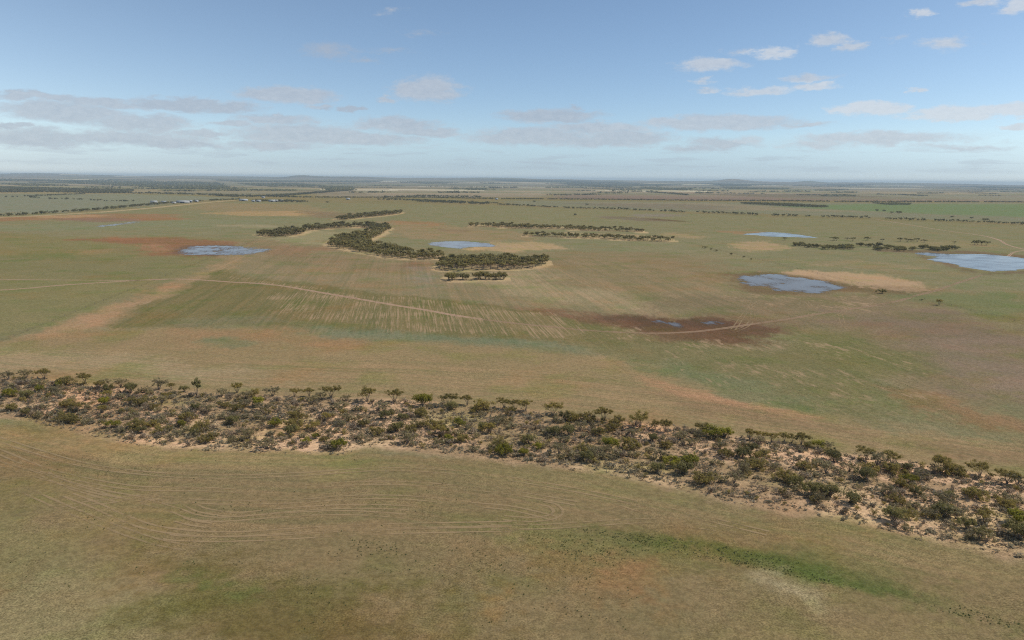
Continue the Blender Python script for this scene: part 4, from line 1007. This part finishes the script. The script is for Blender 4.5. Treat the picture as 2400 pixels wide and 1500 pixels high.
# --- saltbush and dead bushes between the trees
def bush_mesh(seed, w, h, n, leaf, twiggy=False):
    rng = np.random.default_rng(seed)
    k = 7
    C = [np.array([rng.normal() * w * .45, rng.normal() * w * .45, h * (.35 + .35 * rng.random())]) for _ in range(k)]
    Rr = [np.array([w * .45, w * .45, h * .42]) * (.7 + .5 * rng.random()) for _ in range(k)]
    lv, lq, lt = leaves(C, Rr, [n // k] * k, leaf, rng, droop=-.25 if twiggy else .05)
    lv[:, 2] = np.maximum(lv[:, 2], .03)
    st = [tube([(0, 0, -.1), (c[0] * .5, c[1] * .5, c[2] * .6), tuple(c)], .03, .012, 3) for c in C]
    tv, tq = join(st)
    return np_mesh('stems', tv, tq), np_mesh('foliage', lv, lq, tint=lt)
BUSH = []
for i in range(4):
    a, b = bush_mesh(300 + i, 1.0, 1.0, 190, .15); a.materials.append(M_BARK); b.materials.append(M_BLUEB)
    BUSH.append(('saltbush', 'pale grey saltbush', 'saltbushes of the scrub belt', a, b))
for i in range(4):
    a, b = bush_mesh(400 + i, 1.1, 1.5, 170, .17, True); a.materials.append(M_BARK); b.materials.append(M_TWIG)
    BUSH.append(('dead_bush', 'grey-brown twiggy dead bush', 'dead bushes of the scrub belt', a, b))
for i in range(3):
    a, b = bush_mesh(500 + i, 1.2, 1.5, 240, .17); a.materials.append(M_BARK); b.materials.append(M_GREYG)
    BUSH.append(('green_bush', 'grey-green leafy bush', 'green bushes of the scrub belt', a, b))
for i in range(4):
    a, b = bush_mesh(600 + i, 1.0, 1.3, 200, .13); a.materials.append(M_BARK); b.materials.append(M_OLIVE)
    BUSH.append(('olive_bush', 'olive fine-leaved bush', 'olive bushes of the scrub belt', a, b))
def put_bush(i, x, y, s, sz):
    nm, lb, gr, a, b = BUSH[i]
    e = bpy.data.objects.new(nm, None); COL.objects.link(e); e.empty_display_size = .3
    e.location = (x, y, 0); e.rotation_euler = (0, 0, random.random() * 6.283); e.scale = (s, s, sz)
    z = zone(x, y)
    tag(e, '%s %s %s' % ('large' if s > 1.4 else ('small' if s < 1.0 else 'mid-sized'), lb, z), 'bush', gr.replace('of the scrub belt', z))
    for n2, d in (('stems', a), ('foliage', b)):
        o = bpy.data.objects.new(n2, d); COL.objects.link(o); o.parent = e
for i in range(1160):
    x, y = rnd_belt(0.2)
    s = random.uniform(.6, 1.6)
    ki = (random.randrange(4), 4 + random.randrange(4), 8 + random.randrange(3), 11 + random.randrange(4))[i % 4]
    put_bush(ki, x, y, s, s * random.uniform(.7, 1.1))

# --- low cover and litter on the sand: far too many to count
def tuft_bank(seed, n_blades, w, h, size):
    rng = np.random.default_rng(seed)
    d = rng.normal(size=(n_blades, 3)); d[:, 2] = np.abs(d[:, 2]); d /= np.linalg.norm(d, axis=1)[:, None]
    p = d * np.array([w, w, h]) * (.5 + .5 * rng.random(n_blades))[:, None]
    a = d + rng.normal(size=(n_blades, 3)) * .5; a /= np.linalg.norm(a, axis=1)[:, None]
    b = np.cross(a, rng.normal(size=(n_blades, 3))); b /= np.linalg.norm(b, axis=1)[:, None]
    s = size * (.6 + .8 * rng.random(n_blades))[:, None]
    q = np.stack([p - a * s, p + b * s * .5, p + a * s, p - b * s * .5], 1).reshape(-1, 3)
    q[:, 2] = np.maximum(q[:, 2], .01)
    return q
def scatter_mesh(name, pts, scale, banks, rng, mat, label, cat, tint=None, zs=None):
    V, T_ = [], []
    for i, (p, s) in enumerate(zip(pts, scale)):
        bk = banks[rng.integers(len(banks))]
        a = rng.random() * 6.283; c, sn = math.cos(a), math.sin(a)
        q = bk * s
        q = np.column_stack([q[:, 0] * c - q[:, 1] * sn + p[0], q[:, 0] * sn + q[:, 1] * c + p[1], q[:, 2] + (zs[i] if zs is not None else 0)])
        V.append(q); T_.append(np.repeat(np.clip(rng.random() * .7 + rng.random(len(q) // 4) * .4, 0, 1), 4))
    V = np.vstack(V)
    me = np_mesh(name, V, np.arange(len(V)).reshape(-1, 4), tint=np.concatenate(T_))
    return tag(link(name, me, mat=mat), label, cat, kind='stuff')
def inside_many(n, margin):
    x = RNG.uniform(bl[0], bh[0], n); y = RNG.uniform(bl[1], bh[1], n)
    d = sdf_poly(x, y, BELT); k = d < margin
    return np.column_stack([x[k], y[k]]), d[k]
pts, d = inside_many(120000, 3.0)
nz = fbm(pts[:, 0] / 7, pts[:, 1] / 7, 77, 3)
az_ok = np.abs(np.arctan2(pts[:, 0], pts[:, 1])) < R_(38)
keep = (RNG.random(len(pts)) < np.clip((nz - .25) * 2.2, .08, .9) * np.where(d > 0, .35, 1)) & az_ok
pts = pts[keep]
banks = [tuft_bank(700 + i, 9, .34, .30, .17) for i in range(8)]
h1 = len(pts) * 4 // 10
RNG.shuffle(pts); pts = pts[:36000]
h1 = int(len(pts) * .45)
scatter_mesh('ground_cover', pts[:h1], np.where(RNG.random(h1) < .3, RNG.uniform(1.6, 2.9, h1), RNG.uniform(.5, 1.6, h1)), banks, RNG, M_BLUEB, 'low grey saltbush and herbs speckling the sand of the scrub belt', 'ground cover')
scatter_mesh('leaf_litter', pts[h1:], RNG.uniform(.5, 1.4, len(pts) - h1), [b * np.array([1.2, 1.2, .6]) for b in banks], RNG, M_TWIG, 'brown sticks and dry tussocks speckling the sand of the scrub belt', 'litter')

# --- weeds and tussocks in the paddocks
def field_pts(poly, n, near=None):
    P = gpoly(poly); lo, hi = P.min(0), P.max(0)
    x = RNG.uniform(lo[0], hi[0], n); y = RNG.uniform(lo[1], hi[1], n)
    k = sdf_poly(x, y, P) < 0
    return np.column_stack([x[k], y[k]])
W = [field_pts([(1330,1235),(1600,1265),(1800,1300),(2130,1385),(2420,1470),(2420,1490),(2100,1405),(1780,1335),(1450,1265)], 9000),
     field_pts([(300,1330),(1250,1250),(1700,1300),(1500,1500),(300,1500)], 1500),
     field_pts([(820,1265),(930,1262),(930,1300),(820,1295)], 120), field_pts([(1180,1250),(1320,1240),(1700,1290),(1400,1330)], 700),
     field_pts([(1380,800),(1560,800),(1900,770),(2160,860),(2150,960),(1850,940),(1560,870)], 2500),
     field_pts([(760,770),(1100,785),(1400,812),(1390,826),(950,798)], 1500), field_pts([(-50,1050),(1000,1080),(1400,1500),(-50,1500)], 1500)]
W = np.vstack(W)
kz = fbm(W[:, 0] / 16, W[:, 1] / 16, 5, 3) + RNG.random(len(W)) * .3
W = W[kz > .78]
wb = [tuft_bank(800 + i, 6, .16, .20, .12) for i in range(6)]
scatter_mesh('paddock_weeds', W, RNG.uniform(.5, 1.2, len(W)), wb, RNG, M_GRASS, 'small dark green weeds dotted through the paddock stubble', 'weeds')

# --- groves of the plain
def poisson(P, spacing, limit, jitter=0):
    lo, hi = P.min(0), P.max(0); out = []; g = {}
    n = limit * 30
    xs = RNG.uniform(lo[0], hi[0], n); ys = RNG.uniform(lo[1], hi[1], n)
    ins = sdf_poly(xs, ys, P) < 0
    for x, y in zip(xs[ins].tolist(), ys[ins].tolist()):
        ci, cj = int(x // spacing), int(y // spacing)
        if any((x - a) ** 2 + (y - b) ** 2 < spacing ** 2 for i in (-1, 0, 1) for j in (-1, 0, 1) for a, b in g.get((ci + i, cj + j), ())): continue
        g.setdefault((ci, cj), []).append((x, y)); out.append((x, y))
        if len(out) >= limit: break
    return out
_wc = sorted(poisson(gpoly(WC), 6.0, 110), key=lambda p: p[1])
for x, y in _wc[:55]: plant('grove', x, y, random.uniform(.75, 1.1), random.uniform(.75, 1.12))
for px, py, s in [(1052,656,1.0),(1060,658,1.0),(1066,655,.9),(1085,655,.85),(1093,656,.8),(1118,656,1.0),(1126,653,1.0),(1138,654,1.05),(1146,656,.85),(1162,656,.9),(1172,654,1.0),(1180,655,.85)]:
    x, y = ground(px, py); plant('clump', x, y, s)
for px, py, s in [(1839,563,.75),(1955,564,1),(1961,564,.8),(1985,563,.6),(1999,565,.8),(2032,564,.95),(2069,566,.65),(2110,566,.85),(2126,567,.85),(2135,567,.8),(2150,567,.85),(2166,568,.7),(2237,571,.5),(2284,574,.9),(2291,574,1.1),(2300,574,.8),(2311,575,.95)]:
    x, y = ground(px, py); plant('pondtree', x, y, s, s * random.uniform(.85, 1.1), name='paddock_tree')
for (a, b, c, dd, n) in [(1858,1880,575,577,5),(1885,1920,578,581,8),(1925,2005,579,585,22),(2012,2018,575,578,2),(2032,2066,577,580,6),(2052,2080,584,588,7),(2075,2095,579,582,4),(2100,2122,583,589,7),(2138,2148,585,587,2),(2155,2178,580,583,5),(2168,2200,584,589,9),(2200,2222,583,589,8),(2230,2245,583,586,4)]:
    for _ in range(n):
        x, y = ground(random.uniform(a, b), random.uniform(c, dd)); plant('pondcopse', x, y, random.uniform(.55, 1.0), name='paddock_tree')
for px, py, s in [(1348,505,.8),(1252,474,1.1),(1375,481,1.0),(2056,495,1),(2072,496,1),(2090,500,.9),(2107,501,1.3),(2231,510,.8),(2277,513,.8),(2306,517,.9),(2313,517,.9),(767,476,1.0),(1094,452,1.4)]:
    x, y = ground(px, py); plant('paddock', x, y, s, name='paddock_tree')
for px, py, s in [(1653,582,1.0),(1667,586,.7),(1679,589,.8),(1714,598,.8),(1743,603,.6),(1760,609,.6),(2160,704,.4)]:
    x, y = ground(px, py); plant('fencebush', x, y, s, name='fence_bush')
KINDS['roundbush'] = ('dense round dark bush at the corner of the fence by the sandy apron', None, KINDS['fencebush'][2])
KINDS['fencetree'] = ('small leaning tree beside the fence on the green flat', None, KINDS['umbrella'][2])
x, y = ground(2068, 688); plant('roundbush', x, y, 1.25, name='fence_bush')
x, y = ground(2201, 715); plant('fencetree', x, y, .75, name='paddock_tree')

# --- woods that read as one mass: one mesh per wood
def wood(name, label, places, mat, protos, smin=.8, smax=1.15, cat='wood'):
    V, T_ = [], []
    places = np.array(places); zz = terrain(places[:, 0], places[:, 1]) * (np.hypot(places[:, 0], places[:, 1]) > 5000)
    for (x, y), z in zip(places.tolist(), zz.tolist()):
        lv, lt = protos[random.randrange(len(protos))]
        a = random.random() * 6.283; c, s = math.cos(a), math.sin(a); k = random.uniform(smin, smax); kz = k * random.uniform(.8, 1.15)
        V.append(np.column_stack([(lv[:, 0] * c - lv[:, 1] * s) * k + x, (lv[:, 0] * s + lv[:, 1] * c) * k + y, lv[:, 2] * kz + z]))
        T_.append(np.clip(lt + random.uniform(-.12, .12), 0, 1))
    V = np.vstack(V)
    me = np_mesh(name, V, np.arange(len(V)).reshape(-1, 4), tint=np.concatenate(T_))
    return tag(link(name, me, mat=mat), label, cat, kind='stuff')
def lod(seed, **kw):
    tv, tq, lv, lq, lt = mallee(seed, **kw)
    # stems as plain blades so trunks still show under the crowns
    tb = tv[tq].reshape(-1, 3)
    return np.vstack([lv, tb]), np.concatenate([lt, np.full(len(tb), .995)])
LOD1 = [lod(900 + i, h=8.2, w=4.0, stems=5, clumps=5, leaf=.7, dens=16, style='dense' if i % 2 else 'umbrella', k=3) for i in range(5)]
LOD2 = [lod(930 + i, h=7.5, w=4.2, stems=4, clumps=3, leaf=1.2, dens=7, style='dense', k=3) for i in range(5)]
def canopy_lod(seed, w, h, n, leaf):
    rng = np.random.default_rng(seed)
    C = [np.array([rng.normal() * w * .5, rng.normal() * w * .5, h * (.5 + .3 * rng.random())]) for _ in range(4)]
    v, q, t = leaves(C, [np.array([w * .45, w * .45, h * .45])] * 4, [n // 4] * 4, leaf, rng)
    v[:, 2] = np.maximum(v[:, 2], 0)
    return v, t
LOD3 = [canopy_lod(950 + i, 9, 7.5, 26, 2.6) for i in range(5)]
LOD4 = [canopy_lod(970 + i, 30, 7, 18, 8.0) for i in range(5)]
wood('mallee_wood', 'back part of the dense grove below the grey-blue pond', _wc[55:], M_GROVE, LOD1)
wood('mallee_wood', 'dark wood forming the upper left arm of the curved grove', poisson(gpoly(WA), 6.4, 420), M_GROVE, LOD1, .55, 1.2)
wood('mallee_wood', 'dark wood forming the winding middle of the curved grove', poisson(gpoly(WB), 6.4, 520), M_GROVE, LOD1, .55, 1.2)
wood('mallee_wood', 'short wood strip on the rise above the curved grove', poisson(gpoly(WE), 7.5, 260), M_GROVE, LOD1, .55, 1.2)
wood('mallee_wood', 'upper of two straight wood strips above the grey-blue pond', poisson(gpoly(WF), 7, 420), M_GROVE, LOD1, .5, .95)
wood('mallee_wood', 'lower of two straight wood strips above the grey-blue pond', poisson(gpoly(WG), 7, 400), M_GROVE, LOD1, .5, .95)
def line_pts(pts, spacing, width, skip=0.0, clump=0.0):
    G = [np.array(ground(*p)) for p in pts]; out = []
    acc = 0.0
    for a, b in zip(G[:-1], G[1:]):
        L = np.hypot(*(b - a)); n = max(1, int(L / spacing)); e = (b - a) / L; nr = np.array([-e[1], e[0]])
        for i in range(n):
            p = a + e * (i + random.random()) * L / n
            out.append((p[0], p[1], nr[0], nr[1]))
    A = np.array(out)
    if skip: A = A[vnoise(A[:, 0] / 26, A[:, 1] / 26, 4) >= skip * .8]
    w = RNG.uniform(-width, width, len(A))
    return list(zip((A[:, 0] + A[:, 2] * w).tolist(), (A[:, 1] + A[:, 3] * w).tolist()))
ROADLINE = [(-80,510),(0,507),(60,504),(120,500),(180,496),(240,491),(300,486),(360,480),(420,475),(480,471),(560,468)]
wood('roadside_trees', 'line of dark trees along the pale road by the farm sheds', line_pts(ROADLINE, 5.0, 7, .3), M_FAR, LOD2, .6, 1.1, 'tree line')
wood('tree_line', 'long ragged tree line crossing the plain in front of green paddocks', line_pts([(1165,480),(1250,484),(1340,489),(1450,491),(1600,498),(1720,502),(1800,506),(2000,511),(2150,517),(2300,522),(2480,530)], 5.5, 9, .33), M_FAR, LOD2, .6, 1.1, 'tree line')
wood('tree_line', 'thick dark tree line where the roads meet beyond the paddocks', line_pts([(880,468),(1000,471),(1080,475),(1150,478)], 3.0, 40, .25) + line_pts([(980,473),(1060,476),(1140,479)], 4, 25), M_FAR, LOD2, .8, 1.2, 'tree line')
wood('tree_line', 'thin dark tree line running along the far road', line_pts([(640,462),(760,464),(900,464),(1000,464),(1160,467),(1300,468),(1450,469),(1600,471),(1800,472),(2000,474),(2200,474),(2480,475)], 4.0, 9, .15), M_FAR, LOD2, .8, 1.2, 'tree line')
wood('tree_grove', 'dark grove around the white farm buildings', line_pts([(590,472),(640,472),(715,474)], 2.4, 28), M_FAR, LOD2, .8, 1.3, 'wood')
wood('tree_grove', 'grey-green grove sloping down on the far green paddock', poisson(gpoly([(1735,476),(1780,477),(1850,479),(1900,482),(1942,485),(1930,487),(1860,485),(1790,481),(1745,479)]), 9, 700), M_FAR, LOD2, .7, 1.1, 'wood')
wood('tree_grove', 'flat dark grove on the brightest far paddock', poisson(gpoly([(2044,476),(2066,477),(2100,477),(2136,478),(2130,481),(2080,481),(2060,479)]), 10, 400), M_FAR, LOD2, .7, 1.0, 'wood')
wood('scattered_trees', 'scattered trees dotting the far left green paddock', line_pts([(0,463),(40,462),(135,467),(165,468),(240,471),(310,473)], 9, 14, .42) + line_pts([(60,461),(200,455)], 10, 6, .3), M_FAR, LOD2, .7, 1.1, 'tree line')
far = []
def band(poly, sp, lim): far.extend(poisson(gpoly(poly), sp, lim))
def fline(pts, sp, w, skip=0.1): far.extend(line_pts(pts, sp, w, skip))
fline([(187,453),(362,454),(475,457),(600,461),(690,461)], 8, 18); fline([(312,442),(450,444),(600,446),(695,447)], 9, 20); fline([(500,459),(560,462),(650,460)], 7, 30)
fline([(650,460),(750,452),(828,446)], 6, 22, 0); fline([(1288,458),(1340,458),(1405,457)], 8, 20, .3); fline([(1520,451),(1570,454),(1612,458)], 8, 14, .1); fline([(1869,458),(1990,458)], 9, 16, .3); fline([(2053,456),(2110,457),(2166,460)], 9, 16, .3); fline([(1755,451),(1775,451)], 9, 14, 0)
fline([(2270,453),(2340,455)], 10, 14, .2); fline([(1353,448),(1396,448)], 10, 20, .1); fline([(732,440),(830,440),(920,441)], 10, 30, 0); fline([(2300,446),(2430,446)], 12, 20, 0); fline([(1390,438),(1500,442),(1665,448)], 10, 60, .25); fline([(1000,438),(1150,439),(1165,441)], 12, 40, .2)
fline([(1130,463),(1000,461),(900,464)], 6, 24, .3)
far.extend(poisson(gpoly([(0,439),(88,441),(312,446),(310,449),(295,453),(225,453),(112,451),(-60,452),(-60,438)]), 17, 4200))
wood('distant_woods', 'dark lines of woodland on the far plain', far, M_FAR, LOD3, .7, 1.2, 'wood')
far = []
for poly, sp in [([(67,428),(200,426),(300,426),(462,427),(520,432),(525,438),(337,438),(250,434),(162,430)], 40), ([(0,431),(80,432),(160,436),(60,436)], 40),
                 ([(1309,430),(1437,426),(1507,431),(1600,433),(1540,436),(1437,436),(1380,438)], 38), ([(1500,440),(1620,443),(1610,446),(1540,445)], 34), ([(560,431),(690,430),(760,436),(640,438)], 44), ([(330,438),(520,440),(560,443),(420,442)], 34),
                 ([(760,438),(830,440),(820,445),(770,446)], 30), ([(1900,432),(2050,433),(2000,435)], 46), ([(930,426),(1080,428),(1000,431)], 50), ([(1150,420),(1400,424),(1330,428),(1200,426)], 60), ([(500,422),(900,424),(860,428),(560,427)], 60), ([(1650,430),(1850,434),(1700,437)], 46), ([(0,420),(250,424),(180,426),(0,424)], 50), ([(2250,437),(2480,440),(2480,443),(2300,441)], 40), ([(1700,440),(1850,442),(1830,444),(1720,443)], 34)]:
    band(poly, sp, 1600)
for _ in range(90):
    px = random.uniform(-60, 2460); py = random.uniform(419, 446) + px * .0075
    fline([(px - random.uniform(10, 60), py), (px + random.uniform(10, 60), py + random.uniform(-.6, 1.2))], 26, 16, .2)
wood('distant_woods', 'blue-grey belts of woodland fading toward the horizon hills', far, M_FAR, LOD4, .7, 1.2, 'wood')

# ------------------------------------------------------------------ fences
def metal_mat(name, col, rough=.5, metal=.0):
    mt, T, b, out = new_mat(name)
    pos = T.node('ShaderNodeTexCoord').outputs['Object']
    T.put(b.inputs['Base Color'], T.mix(T.noise(pos, 1.7, 3, .6), tuple(c * .8 for c in col), tuple(min(1, c * 1.1) for c in col)))
    b.inputs['Roughness'].default_value = rough; b.inputs['Metallic'].default_value = metal
    return mt
M_POST = metal_mat('weathered_post_timber', (.16, .13, .10), .9)
M_WIRE = metal_mat('rusty_wire', (.12, .09, .07), .6)
def box(x0, x1, y0, y1, z0, z1):
    V = np.array([(x, y, z) for z in (z0, z1) for y in (y0, y1) for x in (x0, x1)], float)
    Q = np.array([(0, 2, 3, 1), (4, 5, 7, 6), (0, 1, 5, 4), (2, 6, 7, 3), (0, 4, 6, 2), (1, 3, 7, 5)])
    return V, Q
def fence(a, b, label, step=12.0):
    A, B = np.array(ground(*a)), np.array(ground(*b)); L = np.hypot(*(B - A)); e = (B - A) / L
    root = bpy.data.objects.new('fence', None); COL.objects.link(root)
    root.location = (A[0], A[1], 0); root.rotation_euler = (0, 0, math.atan2(e[1], e[0]))
    tag(root, label, 'fence')
    v, q = tube([(0, 0, -.3), (0, 0, .6), (0, 0, 1.25)], .07, .06, 6)
    top = np.array([[len(v) - 6 + i for i in range(6)]])
    pm = np_mesh('post', v, np.vstack([q, top[:, [0, 1, 2, 3]], top[:, [0, 3, 4, 5]]])); pm.materials.append(M_POST)
    n = int(L / step)
    for i in range(n + 1):
        o = bpy.data.objects.new('post', pm); COL.objects.link(o); o.parent = root
        o.location = (i * step, 0, 0); o.rotation_euler = (random.gauss(0, .04), random.gauss(0, .04), 0)
    for z in (.35, .65, .95, 1.15):
        v, q = tube([(i * step, 0, z) for i in range(n + 1)], .012, .012, 3)
        link('wire', np_mesh('wire', v, q), root, M_WIRE)
fence((1600, 566), (2430, 765), 'post and wire fence running past the round bush to the green flat', 9)
fence((-40, 818), (700, 523), 'post and wire fence between the green paddock and the brown paddock', 14)

# ------------------------------------------------------------------ farm buildings
M_ROOF = metal_mat('pale_corrugated_roof', (.50, .51, .50), .5)
M_WALL = metal_mat('cream_sheet_wall', (.52, .50, .46), .7)
M_DOOR = metal_mat('dark_door_opening', (.06, .06, .065), .8)
def shed(px, py, w, dp, h, rise, label, rot):
    x, y = ground(px, py)
    e = bpy.data.objects.new('farm_shed', None); COL.objects.link(e); e.location = (x, y, 0); e.rotation_euler = (0, 0, R_(rot))
    tag(e, label, 'shed')
    v, q = box(-w / 2, w / 2, -dp / 2, dp / 2, -.2, h)
    g = np.array([(-w / 2, -dp / 2, h), (-w / 2, dp / 2, h), (-w / 2, 0, h + rise), (w / 2, -dp / 2, h), (w / 2, dp / 2, h), (w / 2, 0, h + rise)])
    me = np_mesh('wall', np.vstack([v, g]), q, np.array([(8, 10, 9), (11, 12, 13)]))
    link('wall', me, e, M_WALL)
    o = .5; sl = rise / (dp / 2)
    rv = []
    for sx in (-w / 2 - o, w / 2 + o):
        for (yy, zz) in ((-dp / 2 - o, h - o * sl), (0, h + rise), (dp / 2 + o, h - o * sl)):
            rv += [(sx, yy, zz + .02), (sx, yy, zz + .16)]
    rv = np.array(rv)
    rq = np.array([(1, 7, 9, 3), (3, 9, 11, 5), (0, 2, 8, 6), (2, 4, 10, 8), (0, 6, 7, 1), (4, 5, 11, 10), (0, 1, 3, 2), (2, 3, 5, 4), (6, 8, 9, 7), (8, 10, 11, 9)])
    link('roof', np_mesh('roof', rv, rq), e, M_ROOF)
    v, q = box(-w * .18, w * .18, -dp / 2 - .06, -dp / 2 + .02, 0, h * .8)
    link('door', np_mesh('door', v, q), e, M_DOOR)
Gd = 'white shed in the roadside farmyard left of the tree line'
for a in [(361,475,18,10,4,1.8,'white-roofed shed standing alone at the left end of the roadside farmyard',8),(385,475.5,14,9,4,1.6,'low grey shed next to the lone white shed in the roadside farmyard',-10),(408,477,10,8,3.4,1.4,'small white hut tucked behind the roadside trees',5),
          (429,476,34,14,5,2.4,'longest white-roofed shed of the roadside farmyard',6),(447,474.5,9,8,5,1.6,'square white shed beyond the longest farm shed',20),(461,473.5,8,8,5,1.4,'small white shed at the roadside trees, farthest along the road',0),
          (571,471,26,12,4.5,2,'pale shed beside the bend of the road near the farm grove',4),(594,473,10,8,4,1.6,'small pale shed between the road bend and the farm grove',15),(606,473,12,8,4.4,1.6,'shed half hidden in the left side of the farm grove',-12),
          (638,473,20,11,4.6,2,'widest white farmhouse in front of the dark grove',5),(649,473,10,9,4.6,1.8,'white outbuilding joined close to the farmhouse by the grove',5),(661,473,8,7,5,1.6,'tall white shed at the right side of the farm grove',25),(617,464,10,8,4,1.5,'tiny white shed across the road behind the farm grove',0),(816,468,14,9,4,1.6,'tiny pale shed on the far road east of the grove',0),(1164,468,9,7,3.6,1.4,'tiny white hut where the far tree lines meet',0)]:
    shed(*a)
build_haze()
